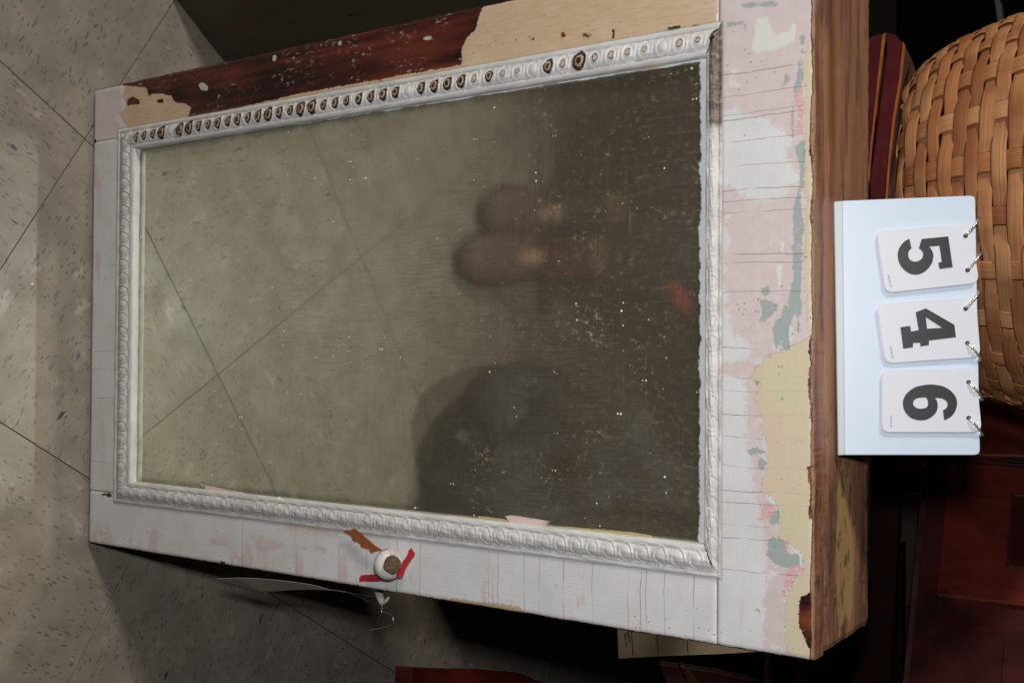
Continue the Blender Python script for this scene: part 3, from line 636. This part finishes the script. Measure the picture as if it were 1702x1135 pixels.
def spl(L, k=4):
    P = [Vector((*p, 0)) for p in L]; n = len(P); Q = []
    for i in range(n-1):
        p0, p1, p2, p3 = P[max(i-1, 0)], P[i], P[i+1], P[min(i+2, n-1)]
        for j in range(k):
            t = j/k; q = .5*((2*p1)+(p2-p0)*t+(2*p0-5*p1+4*p2-p3)*t*t+(3*p1-p0-3*p2+p3)*t**3); Q.append((q.x, q.y))
    return Q + [L[-1]]
five = s5([(1130,205),(1197,665),(1000,692),(983,600),(1035,580),(998,345),(845,358)] + spl([(870,385),(900,440),(908,510),(890,595),(845,670),(780,730),(710,765),(640,775),(560,760),(470,700),(405,610),(378,500),(392,400),(440,320),(495,270),(552,240)]) +
          [(583,385)] + spl([(583,385),(545,425),(534,480),(550,540),(590,572),(640,581),(695,568),(740,530),(756,480),(745,430),(692,383)]) + [(735,245)])
four = s4([(645,260),(795,200),(1222,445),(1245,630),(845,680),(842,748),(718,768),(708,712),(605,718),(605,780),(460,802),(418,480),(562,462),(578,545),(690,525)]); four_h = s4([(795,330),(1040,490),(815,503)])
six = s6([(848,662)] + spl([(848,662),(920,625),(975,560),(1000,470),(985,390),(930,320),(850,268),(760,245),(680,240),(590,250),(500,275),(420,330),(372,400),(360,470),(380,550),(430,615),(500,652),(580,663),(650,650),(715,610),(758,555),(772,490),(760,430),(738,400)]) + spl([(760,398),(820,405),(870,435),(888,475),(870,520),(832,545)]))
six_h = s6(spl([(625,392),(560,396),(505,415),(480,455),(490,490),(525,518),(580,525),(630,515),(655,485),(655,440),(640,400)]))
holes = [((1605,392), (1608,449)), ((1605,513), (1608,570)), ((1610,635), (1610,694))]
ringm = plain('nickel_ring', (.80, .72, .62), .28, .85, var=.05)
for ci, ((q, lb_), dg, dh) in enumerate(zip(cards, (five, four, six), ([], [four_h], [six_h]))):
    for lay in range(3, -1, -1):        # a small pack of cards, the front one on top
        d_ = [(p[0]-lay*.8, p[1]+lay*.5) for p in q]; off = .0012+.0006*(3-lay)
        if lay in (1, 2) and ci == 1: d_ = [(p[0]-1.2, p[1]-.5) for p in d_]
        P4 = [OP(*p, off) for p in d_]
        cobj = prism('flip_card', rrect(P4, .0062, 6), tuple(-nb*.0005), cardm, stand, .00012)
    cobj['label'] = 'front ' + lb_
    holed('digit', dg, dh, .0012+.0006*3+.0004, ink, cobj, .0003)
    # tiny maker's line along the card foot
    cu = bpy.data.curves.new('print', 'FONT'); cu.body = 'CAROLINE, INC.'; cu.size = .0016
    to = bpy.data.objects.new('print', cu); COL.objects.link(to)
    bpy.context.view_layer.update(); dgp = bpy.context.evaluated_depsgraph_get(); tm = bpy.data.meshes.new_from_object(to.evaluated_get(dgp)); bpy.data.objects.remove(to)
    st_ = [(1475,456), (1479,575), (1480,690)][ci]; en_ = [(1480,478), (1483,597), (1480,711)][ci]
    p0 = OP(*st_, .0034); p1 = OP(*en_, .0034); ux = (p1-p0); Ls = np.linalg.norm(ux); ux /= Ls; uy = np.cross(nb, ux); wd = max(v.co.x for v in tm.vertices)
    for v in tm.vertices: q3 = p0+ux*v.co.x*Ls/wd+uy*v.co.y; v.co = Vector(q3)
    obj('print', tm, plain('grey_ink', (.16, .15, .17), .6), cobj)
    for (hx, hy), sgn in zip(holes[ci], ((-1, -1), (-1, 1), (1, 1))[ci]):
        # split ring through card and board edge
        c0 = OP(hx, hy, .0036); ex_ = np.array(OP(hx+22, hy+sgn*(-1)*(-1)*27*(1), .004)); 
        pin = np.array(c0); top = np.array(OP(hx+24, hy+sgn*30, -.0005))
        ax1 = (top-pin); Lr = np.linalg.norm(ax1); ax1 /= Lr; ctr = (pin+top)/2 - nb*.003
        pts_ = []
        for t in np.linspace(0, 2*math.pi, 19)[:-1]:
            pts_.append(ctr + ax1*math.cos(t)*Lr*.52 + nb*math.sin(t)*.0062)
        tube('ring', pts_, .00085, ringm, stand, 8, True, 3, rr=lambda t: 1+.25*math.sin(t*100))
        lathe('hole', [(.0001, -.0001), (.0015, -.0001), (.0015, .0003), (.0001, .0003)], OP(hx, hy, .0032), tuple(nb), ink, stand, 12)

# ------------------------------------------------------------------ basket
bk = empty('splint_basket', 'large woven splint basket behind the cabinet top, on the red chest', 'basket')
bk_c = np.array([.142, .475, .752])
gs = G('ash_splint'); g = gs; rn = g.rnd(); tt = g.n('ShaderNodeAttribute'); tt.attribute_name = 'along'
sv = g.n('ShaderNodeCombineXYZ'); g.set(sv.inputs[0], g.mt('MULTIPLY', g.at('along'), 10.)); g.set(sv.inputs[1], g.mt('MULTIPLY', g.at('across'), 1500.)); g.set(sv.inputs[2], g.mt('MULTIPLY', rn, 57.))
fib = g.noise(1.0, sv.outputs[0], 5, .65); bl = g.noise(1.3, g.mp((1, .002, 1), src=sv.outputs[0]), 3); rn2 = g.mt('FRACT', g.mt('MULTIPLY', rn, 7.31))
c = g.mix(rn, (.50, .19, .068), (.67, .35, .16)); c = g.mix(g.mt('MULTIPLY', g.step(bl, .42, .62), .75), c, (.27, .080, .030))
c = g.mix(g.mt('MULTIPLY', g.step(fib, .48, .66), .55), c, (.20, .075, .03)); c = g.mix(g.mt('MULTIPLY', g.step(fib, .46, .34), .45), c, (.66, .38, .19)); g.bump(fib, .0006); g.out(c, .62, spec=.25)
PROF = [(.0, 0), (.05, 0), (.10, .001), (.134, .005), (.155, .015), (.169, .032), (.180, .055), (.193, .10), (.202, .15), (.209, .20), (.214, .25), (.218, .30)]
PA = np.array(PROF); seg = np.concatenate([[0], np.cumsum(np.hypot(*np.diff(PA, axis=0).T))])
def prof(s): return np.interp(s, seg, PA[:, 0]), np.interp(s, seg, PA[:, 1])
def frame(s, ph):
    r, h = prof(s); r2, h2 = prof(s+.002); r1, h1 = prof(s-.002); tr, th_ = (r2-r1), (h2-h1); L = math.hypot(tr, th_)+1e-9; tr /= L; th_ /= L
    e = np.array([math.cos(ph), math.sin(ph), 0]); p = bk_c+e*r+np.array([0, 0, h]); t = e*tr+np.array([0, 0, th_]); n = e*th_-np.array([0, 0, tr]); c = np.array([-math.sin(ph), math.cos(ph), 0]); return p, t, n, c, r
NS = 26; WP_ = .0123; s0 = .085; NW = 22; jit = rng.normal(0, 1, (80, 80))
def ribbon(name, pts, wdir, nrm, wd, th, par):
    vs = []; fs = []; al = []; ac = []; d = 0; n = len(pts)
    for i in range(n):
        if i: d += float(np.linalg.norm(pts[i]-pts[i-1]))
        for k, (a, b) in enumerate(((-.5, 0), (-.40, .5), (.40, .5), (.5, 0), (0, -.5))):
            vs.append(pts[i]+wdir[i]*a*wd+nrm[i]*b*th); al.append(d); ac.append(a*wd)
    for i in range(n-1):
        for k in range(5): q = (k+1) % 5; fs.append((i*5+k, i*5+q, (i+1)*5+q, (i+1)*5+k))
    fs += [(4, 3, 2, 1, 0), tuple((n-1)*5+k for k in range(5))]
    bm = bmesh.new(); m0 = mesh(name, vs, fs); setattrs(m0, {'along': al, 'across': ac}); m0.polygons.foreach_set('use_smooth', [True]*len(m0.polygons))
    return obj(name, m0, gs.m, par)
for j in range(NS):                 # upright stakes
    ph = 2*math.pi*j/NS; P_, W_, N_ = [], [], []
    for q in np.arange(0, NW*2+5):
        s = s0-.03+q*WP_/2; p, t, n_, c_, r = frame(s, ph); i = (s-s0)/WP_; o_ = -math.cos(math.pi*(i+j))*.0014 if 0 <= i <= NW else 0
        P_.append(p+n_*o_); W_.append(c_); N_.append(n_)
    ribbon('stake', P_, W_, N_, .0190+.0015*jit[j, 0], .0011, bk)
for i in range(NW):                 # weavers
    s = s0+i*WP_; P_, W_, N_ = [], [], []; K = NS*6
    for q in range(K+1):
        ph = 2*math.pi*q/K; ph_j = q/6; jj = int(round(ph_j)) % NS
        p, t, n_, c_, r = frame(s+.0006*math.sin(ph*5+i)+.0007*jit[i, jj % 30], ph); o_ = math.cos(math.pi*(i+ph_j))*.0021+.0002*jit[i, jj]
        P_.append(p+n_*o_); W_.append(t*1.0); N_.append(n_)
    ribbon('weaver', P_, W_, N_, .0129+.0007*jit[i, 40], .0010, bk)
def rimring(name, s, r_, off):
    pts = [];
    for q in range(48): p, t, n_, c_, r = frame(s, 2*math.pi*q/48); pts.append(p+n_*off)
    return tube(name, pts, r_, gs.m, bk, 8, True, 1)
rimring('rim', seg[-1]-.004, .006, .0); 
pts = [bk_c+np.array([math.cos(t)*.120, math.sin(t)*.120, .004]) for t in np.linspace(0, 2*math.pi, 33)[:-1]]
prism('base', pts, (0, 0, .002), gs.m, bk)

# ------------------------------------------------------------------ dark furniture around
redw = wood_mat('red_paint', (.10, .014, .010), (.17, .026, .018), (1, 1, .3), 26, .42, (.028, .006, .005), spec=.3)
mar = wood_mat('maroon_paint', (.065, .010, .014), (.11, .016, .018), (1, .3, 1), 30, .4, (.03, .012, .012))
worn = wood_mat('worn_orange_edge', (.30, .075, .02), (.42, .13, .04), (1, 1, 1), 60, .5)
dkb = plain('dark_gap', (.012, .008, .007), .8)
brn = wood_mat('brown_board', (.035, .014, .009), (.08, .035, .02), (1, 1, .2), 30, .6)
def px_prism(name, pts, P, n, th, mat, parent, bev=.0015, off=0.):
    n = np.array(n, float); n /= np.linalg.norm(n)
    if np.dot(n, FWD) > 0: n = -n
    P = np.array(P)+n*off
    return prism(name, [onplane(*p, P, n) for p in pts], tuple(-n*th), mat, parent, bev)
# red chest under the basket
chest = empty('red_chest', 'dark red wooden chest with worn orange edges under the woven basket', 'chest')
A1 = at(1475, 55, 1, .47); A2 = at(1448, 250, 1, .30); nn = np.cross(A2-A1, [0, 0, 1]); nn[2] = 0
lid_pts = [(1440,66),(1452,59),(1470,55),(1473,53),(1458,160),(1450,250),(1442,330),(1440,520),(1400,520),(1400,120)]
px_prism('front_board', lid_pts, A1, nn, .02, mar, chest)
px_prism('worn_edge', [(1466,58),(1472,54),(1460,145),(1449,240),(1445,300),(1440,300),(1455,160)], A1, nn, .012, worn, chest, .0005, .0012)
px_prism('lid', [(1477,55),(1489,58),(1502,73),(1496,130),(1484,200),(1476,270),(1472,330),(1466,520),(1441,520),(1446,300),(1462,180)], A1, nn, .02, mar, chest, .001, .004)
px_prism('worn_edge', [(1500,68),(1504,74),(1498,130),(1487,195),(1479,262),(1474,330),(1471,330),(1476,262),(1483,195),(1494,130)], A1, nn, .01, worn, chest, .0005, .0058)
px_prism('lid_end', [(1503,73),(1508,84),(1516,100),(1521,114),(1505,140),(1490,180),(1481,230),(1476,300),(1476,330),(1480,262),(1488,195),(1499,130)], A1, nn, .02, brn, chest, .001, .002)
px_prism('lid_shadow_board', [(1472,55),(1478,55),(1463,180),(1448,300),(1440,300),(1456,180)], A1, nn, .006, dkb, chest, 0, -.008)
box('body', .045, .34, .385, .60, 0, .745, mar, chest, .003)

# red cupboard on the right
cup = empty('red_cupboard', 'dark red painted cupboard with recessed panel door, in shadow right of the number stand', 'cupboard')
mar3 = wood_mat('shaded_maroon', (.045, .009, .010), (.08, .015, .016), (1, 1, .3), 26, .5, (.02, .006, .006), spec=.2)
Q1 = at(1545, 790, 1, .78); Q2 = at(1510, 1135, 1, .56); Q3 = at(1702, 770, 1, .80); nq = np.cross(Q2-Q1, Q3-Q1)
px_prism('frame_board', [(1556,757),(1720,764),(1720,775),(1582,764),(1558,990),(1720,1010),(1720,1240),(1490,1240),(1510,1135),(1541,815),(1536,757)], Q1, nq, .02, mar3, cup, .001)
px_prism('frame_board', [(1632,660),(1720,663),(1720,758),(1556,754),(1534,754),(1500,700),(1520,655)], Q1, nq, .03, redw, cup, .002, .006)
dr = px_prism('door', [(1578,766),(1720,776),(1720,1006),(1554,988)], Q1, nq, .02, redw, cup, .0025, .010)
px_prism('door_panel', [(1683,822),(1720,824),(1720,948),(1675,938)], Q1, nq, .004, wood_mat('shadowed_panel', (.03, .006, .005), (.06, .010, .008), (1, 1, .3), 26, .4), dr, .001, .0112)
px_prism('panel_bead', [(1680,819),(1684,819),(1677,940),(1672,939)], Q1, nq, .004, mar, dr, .001, .0135)
px_prism('panel_bead', [(1684,819),(1720,821),(1720,825),(1684,823)], Q1, nq, .004, mar, dr, .001, .0135)
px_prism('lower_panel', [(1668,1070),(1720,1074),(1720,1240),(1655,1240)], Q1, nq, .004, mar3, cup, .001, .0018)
px_prism('hinge', [(1674,759),(1702,762),(1702,768),(1674,765)], Q1, nq, .004, plain('dark_iron', (.03, .03, .032), .5, .7), cup, .0008, .012)
nqh = nq/np.linalg.norm(nq); nqh = nqh if np.dot(nqh, FWD) > 0 else -nqh
px_prism('side_board', [(1536,757),(1720,764),(1720,1240),(1490,1240)], Q1, nq, .30, brn, cup, .001, -.022)
# upright pieces between cabinet and cupboard; olive ones stand in for shaded floor
bb = empty('floor_stand_in', 'dark olive brown board standing in for shaded far floor in the gap left of the red cupboard', 'board')
nv_ = (0, -1, .1)
px_prism('floor_strip', [(1500,820),(1529,822),(1518,960),(1511,1008),(1482,1008),(1492,900)], at(1500, 900, 1, 1.0), nv_, .02, wood_mat('shaded_floor_olive', (.022, .013, .006), (.035, .021, .010), (1, 1, .2), 20, .7), bb)
px_prism('floor_strip', [(1482,1011),(1511,1011),(1505,1100),(1500,1180),(1470,1180),(1476,1080)], at(1500, 900, 1, 1.0), nv_, .02, bpy.data.materials['shaded_floor_olive'], bb)
ub = empty('brown_frame', 'dark brown wooden frame end and an added dark shade sheet just behind the cabinet corner', 'frame')
px_prism('post', [(1448,700),(1492,700),(1497,800),(1488,1000),(1472,1240),(1385,1240),(1445,1035)], at(1470, 900, 1, .62), nv_, .02, wood_mat('near_black_brown', (.008, .003, .002), (.018, .006, .004), (1, 1, .2), 20, .8, spec=.05), ub)  # post widened and darkened to cover lit floor behind it
px_prism('dark_cover', [(1095,1040),(1380,1040),(1500,900),(1500,1260),(1095,1260)], at(1300, 1100, 1, .95), (0, -1, 0), .02, bpy.data.materials['near_black_brown'], ub)  # near-black sheet added over lit floor to keep the gap in shade
px_prism('crosspiece', [(1491,750),(1537,750),(1536,777),(1493,779)], at(1470, 900, 1, .62), nv_, .02, wood_mat('mid_brown', (.05, .018, .012), (.10, .04, .03), (1, 1, .2), 20, .6), ub, .001, .003)
# tall dark green chest at the left
gc = empty('green_cupboard', 'tall dark green painted cupboard with scratched face standing left of the cabinet', 'cupboard')
gg = G('dark_green_paint'); g = gg; a = g.noise(24, g.mp((1, 1, .12)), 8, .65); c = g.mix(g.step(a, .3, .7), (.030, .030, .018), (.058, .052, .030))
c = g.mix(g.mt('MULTIPLY', g.step(g.noise(60, g.mp((1, 1, .25)), 7, .72), .62, .67), .8), c, (.008, .006, .004)); c = g.mix(g.mt('MULTIPLY', g.step(g.noise(110, g.mp((1, 1, .2), (3, 3, 3)), 5, .7), .69, .73), .7), c, (.22, .22, .17))
c = g.mix(g.mt('MULTIPLY', g.step(g.noise(14, g.mp((1, 1, .3), (7, 3, 3)), 5, .7), .58, .68), .6), c, (.075, .028, .015)); g.bump(a, .0004); g.out(c, .5)
f0 = at(290, 0, 2, ZF)[:2]; f1 = at(372, 105, 2, ZF)[:2]; e = (f1-f0)/np.linalg.norm(f1-f0); nrm = np.array([e[1], -e[0]])
if nrm[0] < 0: nrm = -nrm
gl, gr = f0-e*.012, f0+e*.85
def vbox(name, a, b, dep, z0, z1, mat, par, bev=.002):
    q = -nrm*dep
    return prism(name, [(*a, z0), (*b, z0), (*(b+q), z0), (*(a+q), z0)], (0, 0, z1-z0), mat, par, bev)
vbox('carcass', gl+(-nrm*.018), gr+(-nrm*.018), .32, ZF+.001, .60, gg.m, gc)
np_ = 4
for i in range(np_):
    a_2 = gl+(gr-gl)*(i/np_)+e*.0008; b_2 = gl+(gr-gl)*((i+1)/np_)-e*.0008
    vbox('face_plank', a_2, b_2, .0178, ZF+.001, .60, gg.m, gc, .0015)
# auction label behind the cabinet
lab = empty('ruled_label', 'tan ruled paper label showing below the cabinet side, its lower corner lit white', 'label')
LP = at(1060, 1075, 1, .42); ln = np.array([-.25, -1, .35])
tanp = plain('tan_card', (.42, .33, .22), .7, var=.06)
px_prism('card', [(1026,1030),(1028,1094),(1060,1092),(1120,1089),(1200,1086),(1300,1080),(1300,1030)], LP, ln, .001, tanp, lab, 0)
lnn = ln/np.linalg.norm(ln)
for (x0, y0, x1, y1) in ((1049,1045,1051.5,1088), (1091,1050,1093.5,1085), (1141,1060,1143,1084)):
    px_prism('ruled_line', [(x0,y0),(x0+1.1,y0),(x1+1.1,y1),(x1,y1)], LP, ln, .0004, ink, lab, 0, .0006)
def ptext(body, x0, y0, x1, y1, sz, off):
    cu = bpy.data.curves.new('print', 'FONT'); cu.body = body; cu.size = sz
    to = bpy.data.objects.new('print', cu); COL.objects.link(to); bpy.context.view_layer.update(); dg_ = bpy.context.evaluated_depsgraph_get()
    tm = bpy.data.meshes.new_from_object(to.evaluated_get(dg_)); bpy.data.objects.remove(to)
    Pn = LP+lnn*off; p0 = onplane(x0, y0, Pn, lnn); p1 = onplane(x1, y1, Pn, lnn); ux = p1-p0; L = np.linalg.norm(ux); ux /= L; uy = np.cross(lnn, ux); wd = max(v.co.x for v in tm.vertices)
    for v in tm.vertices: v.co = Vector(p0+ux*v.co.x*L/wd+uy*v.co.y)
    obj('print', tm, ink, lab)
ptext('SIZE G.', 1042, 1048, 1045, 1068, .0042, .0009); ptext('Plant. No.', 1037, 1052, 1040, 1075, .0042, .0009)
# low red things at the bottom edge
rc = empty('red_box', 'low dark red box on the floor at the bottom edge, right of the cabinet', 'box')
rp = np.array([at(686, 1112, 2, .03), at(870, 1120, 2, .03), at(905, 1135, 2, .03), at(905, 1250, 2, .03), at(680, 1250, 2, .03)])
prism('body', [tuple(p) for p in rp], (0, 0, -.034), redw, rc, .002)
rl = np.array([at(684, 1110, 2, .04), at(800, 1112, 2, .04), at(868, 1119, 2, .04), at(868, 1240, 2, .04), at(676, 1240, 2, .04)])
prism('lid', [tuple(p) for p in rl], (0, 0, -.009), redw, rc, .002)
ch = empty('chair_leg_frame', 'reddish brown wooden chair frame in shadow below the ruled label', 'chair')
CP = at(1150, 1110, 1, .60)
chm = wood_mat('chair_wood', (.05, .014, .007), (.10, .035, .015), (1, 1, .2), 40, .5)
px_prism('seat_rail', [(1095,1103),(1130,1107),(1200,1118),(1262,1133),(1300,1150),(1300,1240),(1150,1240)], CP, (0, -1, .5), .02, mar, ch)
px_prism('leg', [(1128,1104),(1140,1108),(1165,1140),(1175,1240),(1165,1240),(1140,1130)], CP, (0, -1, .5), .02, chm, ch, .002, .004)
px_prism('leg', [(1270,1085),(1282,1088),(1275,1240),(1262,1240)], CP, (0, -1, .2), .02, brn, ch, .002, .01)
px_prism('leg', [(1322,1098),(1345,1100),(1340,1240),(1316,1240)], CP, (0, -1, .2), .02, chm, ch, .002, .012)
# far background: dark wall and a pair of boards
wl = obj('back_wall', None); box_ = box('back_wall_board', -2.5, 4.5, 3.2, 3.3, -.06, 3.0, plain('black_brown_wall', (.0025, .002, .0015), .9, spec=0.05), None, 0)
bpy.data.objects.remove(wl); box_.name = 'back_wall'; tag(box_, kind='structure')
cr = empty('wooden_crate', 'brown slatted crate edge far back in the dark, beyond the basket', 'crate')
px_prism('slat', [(1664,34),(1682,32),(1684,48),(1668,46)], at(1680, 40, 1, .95), (0, -1, 0), .02, wood_mat('crate_dark', (.06, .02, .01), (.10, .035, .015), (1, 1, .2), 20, .6), cr)
px_prism('slat', [(1684,28),(1720,22),(1720,60),(1685,48)], at(1680, 40, 1, .93), (0, -1, 0), .02, wood_mat('crate_slat', (.12, .045, .015), (.20, .08, .03), (1, 1, .2), 20, .6), cr)
px_prism('post', [(1652,0),(1662,0),(1668,55),(1660,60)], at(1680, 40, 1, .97), (0, -1, 0), .02, plain('grey_post', (.04, .05, .05), .6), cr)

# ------------------------------------------------------------------ the photographer, seen only in the mirror
def body(name, bones, mat, parent, sub=2):
    """bones: dict joint -> (pos, radius), edges list"""
    J, E_ = bones; keys = list(J); me = bpy.data.meshes.new(name)
    me.from_pydata([J[k][0] for k in keys], [(keys.index(a), keys.index(b)) for a, b in E_], []); me.update(); me.materials.append(mat)
    o = obj(name, me, None, parent); md = o.modifiers.new('skin', 'SKIN'); md.use_smooth_shade = True
    sv_ = me.skin_vertices[0].data
    for k, v in zip(keys, sv_): v.radius = (J[k][1], J[k][2] if len(J[k]) > 2 else J[k][1]); v.use_root = (k == keys[0])
    s = o.modifiers.new('sub', 'SUBSURF'); s.levels = sub; s.render_levels = sub
    return o
skin = plain('skin', (.42, .24, .18), .5, var=.08); jeans = plain('jeans_denim', (.045, .052, .062), .85, var=.25, s=400, bump=.0006); shirt = plain('red_shirt', (.30, .03, .03), .8)
shoe = plain('maroon_shoe', (.13, .075, .082), .55, var=.1); strapm = plain('dark_red_sock', (.10, .012, .016), .8); hairm = plain('brown_hair', (.05, .03, .02), .6)
per = tag(obj('person', None), 'person in dark trousers and maroon shoes reflected dimly in the cabinet mirror, holding the camera', 'person')
HX, HY = .14, -1.16
J = {'pelvis': ((HX, HY, .93), .13, .10), 'belly': ((HX, HY, 1.08), .125, .09), 'chest': ((HX, HY+.02, 1.28), .15, .10), 'neck0': ((HX, HY+.05, 1.44), .06), 'neck': ((HX, HY+.07, 1.50), .05), 'head': ((HX+.02, HY+.11, 1.58), .075, .085), 'crown': ((HX+.02, HY+.10, 1.67), .07, .075), 'nose': ((HX+.02, HY+.205, 1.585), .012)}
E_ = [('pelvis', 'belly'), ('belly', 'chest'), ('chest', 'neck0'), ('neck0', 'neck'), ('neck', 'head'), ('head', 'crown'), ('head', 'nose')]
for sg, (ax_, ay_) in ((-1, (.035, -.925)), (1, (.118, -.865))):
    a = 'L' if sg < 0 else 'R'
    J[a+'hip'] = ((HX+sg*.09, HY, .88), .085); J[a+'knee'] = (((HX+sg*.09)*.4+ax_*.6, -1.00, .49), .058); J[a+'calf'] = ((ax_, ay_-.035, .32), .052); J[a+'ank'] = ((ax_, ay_, .085), .034); J[a+'toe'] = ((ax_+.012, ay_+.11, .022), .018, .012)
    E_ += [('pelvis', a+'hip'), (a+'hip', a+'knee'), (a+'knee', a+'calf'), (a+'calf', a+'ank'), (a+'ank', a+'toe')]
    J[a+'sho'] = ((HX+sg*.18, HY+.01, 1.38), .06); J[a+'elb'] = ((HX+sg*.24+.04, HY+.10, 1.15), .045); hx = .29+sg*.075; J[a+'wri'] = ((hx+sg*.02, -.90, 1.06), .028); J[a+'palm'] = ((hx, -.845, 1.06), .026, .018)
    E_ += [('chest', a+'sho'), (a+'sho', a+'elb'), (a+'elb', a+'wri'), (a+'wri', a+'palm')]
    for f_, (dz, L) in enumerate(((.024, .052), (.008, .058), (-.008, .055), (-.024, .045))):
        b0 = a+'f%d' % f_; J[b0+'a'] = ((hx+sg*.004, -.825, 1.06+dz), .009); J[b0+'b'] = ((hx-sg*.012, -.825+L*.35, 1.06+dz), .0085); J[b0+'c'] = ((hx-sg*.032, -.825+L*.45, 1.06+dz), .0075)
        E_ += [(a+'palm', b0+'a'), (b0+'a', b0+'b'), (b0+'b', b0+'c')]
    J[a+'ta'] = ((hx-sg*.018, -.865, 1.085), .010); J[a+'tb'] = ((hx-sg*.04, -.855, 1.09), .009); E_ += [(a+'wri', a+'ta'), (a+'ta', a+'tb')]
body('body', (J, E_), skin, per)
for sg in (-1, 1):
    a = 'L' if sg < 0 else 'R'; h_, k_, c_ = J[a+'hip'], J[a+'knee'], J[a+'calf']
    tube('trouser_leg', [h_[0], tuple((np.array(h_[0])+np.array(k_[0]))/2), k_[0], c_[0], tuple(np.array(c_[0])*np.array((1, 1, 0))+np.array((0, .0, .17)))], .095, jeans, per, 16, rr=lambda t: 1-.30*t)
    tube('sock', [tuple(np.array(c_[0])*np.array((1, 1, 0))+np.array((0, .0, .20))), (J[a+'ank'][0][0], J[a+'ank'][0][1]-.01, .12), (J[a+'ank'][0][0]+.005, J[a+'ank'][0][1]+.03, .066), (J[a+'ank'][0][0]+.008, J[a+'ank'][0][1]+.045, .045)], .037, (strapm if sg > 0 else jeans), per, 14)
    ax_, ay_ = J[a+'ank'][0][:2]; L = .27
    pf = [(-.5, .030, .055), (-.42, .038, .062), (-.2, .036, .058), (.05, .043, .045), (.25, .047, .036), (.40, .040, .030), (.54, .020, .018)]
    vs = []; fs = []; ns = 14; ang = .10
    for (u, hw, hh) in pf:
        for k in range(ns):
            t = 2*math.pi*k/ns; lx = math.cos(t)*hw; lz = max(0, .5+.5*math.sin(t)*1.15)*hh; ly = u*L
            vs.append((ax_+lx*math.cos(ang)+ly*math.sin(ang)+.004, ay_+.075+ly*math.cos(ang)-lx*math.sin(ang), ZF+.003+lz))
    for i in range(len(pf)-1):
        for k in range(ns): fs.append((i*ns+k, i*ns+(k+1) % ns, (i+1)*ns+(k+1) % ns, (i+1)*ns+k))
    fs += [tuple(range(ns))[::-1], tuple(range((len(pf)-1)*ns, len(pf)*ns))]
    bm = bmesh.new(); bm.from_mesh(mesh('s', vs, fs)); obj('shoe', bm2me(bm, 'shoe', True), shoe, per)
tube('shirt', [(HX, HY, .90), (HX, HY, 1.05), (HX, HY+.01, 1.2), (HX, HY+.02, 1.34), (HX, HY+.03, 1.43)], .18, shirt, per, 18, rr=lambda t: 1-.1*t if t < .8 else .92-2.2*(t-.8))
hd = Vector((HX+.02, HY+.08, 1.63)); lathe('hair', [(.001, -.07), (.075, -.06), (.098, -.02), (.10, .03), (.075, .075), (.001, .09)], hd, (0, -.3, 1), hairm, per, 20)
wd_ = empty('shade_blocker', 'unseen added wardrobe standing beyond the photographer, its shade crossing the floor', 'blocker')
box('carcass', -1.05, -.83, -2.0, -.93, ZF+.06, 1.55, brn, wd_, .004)  # unseen block added to shade the floor reflected in the mirror
box('blocker_base', -1.03, -.85, -1.98, -.95, ZF+.001, ZF+.059, brn, wd_, .002)
# denim mound standing in for a jeans knee, also only in the mirror
def refl(x, y, h=0.):
    d = F*FWD + (x-851)*UP + (y-567.5)*RT; p = CAMP+d*((MY-CAMP[1])/d[1]); d = d*np.array((1, -1, 1)); return p+d*((h-p[2])/d[2])
heap = empty('knee_stand_in', 'dark blue grey denim coat standing in for a jeans knee, reflected in the mirror nearest the knob', 'mound')
nu, nv2 = 70, 50; vs = []; fs = []
for j in range(nv2+1):
    for i in range(nu):
        th = 2*math.pi*i/nu; el = j/nv2*math.pi/2; ct = math.cos(th); st = math.sin(th)
        fold = .10*math.sin(4*th+3*el)+.07*math.sin(9*th-5*el+1)+.045*math.sin(17*th+7*el)+.05*math.sin(11*el+2*th)
        r = math.cos(el)**.7*(1+fold*(.4+.6*math.cos(el))); hh = math.sin(el)**.8*(1+fold*.8)
        vs.append((.545+ct*r*.185, -.83+st*r*.27, ZF+.003+hh*.30))
for j in range(nv2):
    for i in range(nu): fs.append((j*nu+i, j*nu+(i+1) % nu, (j+1)*nu+(i+1) % nu, (j+1)*nu+i))
obj('cloth', mesh('cloth', vs, fs, True), plain('heaped_denim', (.045, .052, .055), .9, var=.7, s=40, bump=.003), heap)
tube('denim_roll', [(.40, -.62, .12), (.37, -.61, .09), (.345, -.68, .06), (.335, -.76, .05), (.34, -.86, .05)], .045, bpy.data.materials['jeans_denim'], heap, 14, rr=lambda t: 1.1-.3*t)
tiem = plain('red_tie', (.62, .06, .04), .8)
def rpl(x, y, Y):
    d = F*FWD + (x-851)*UP + (y-567.5)*RT; p = CAMP+d*((MY-CAMP[1])/d[1]); d = d*np.array((1, -1, 1)); return p+d*((Y-p[1])/d[1])
prism('trouser_tie', [rpl(*p, -.845) for p in ((1096, 432), (1106, 428), (1120, 455), (1128, 480), (1134, 516), (1126, 512), (1112, 490), (1104, 462))], (0, -.03, 0), tiem, per, .001)
prism('trouser_tie', [rpl(*p, -.845) for p in ((1133, 436), (1139, 434), (1140, 460), (1133, 464))], (0, -.03, 0), tiem, per, .001)
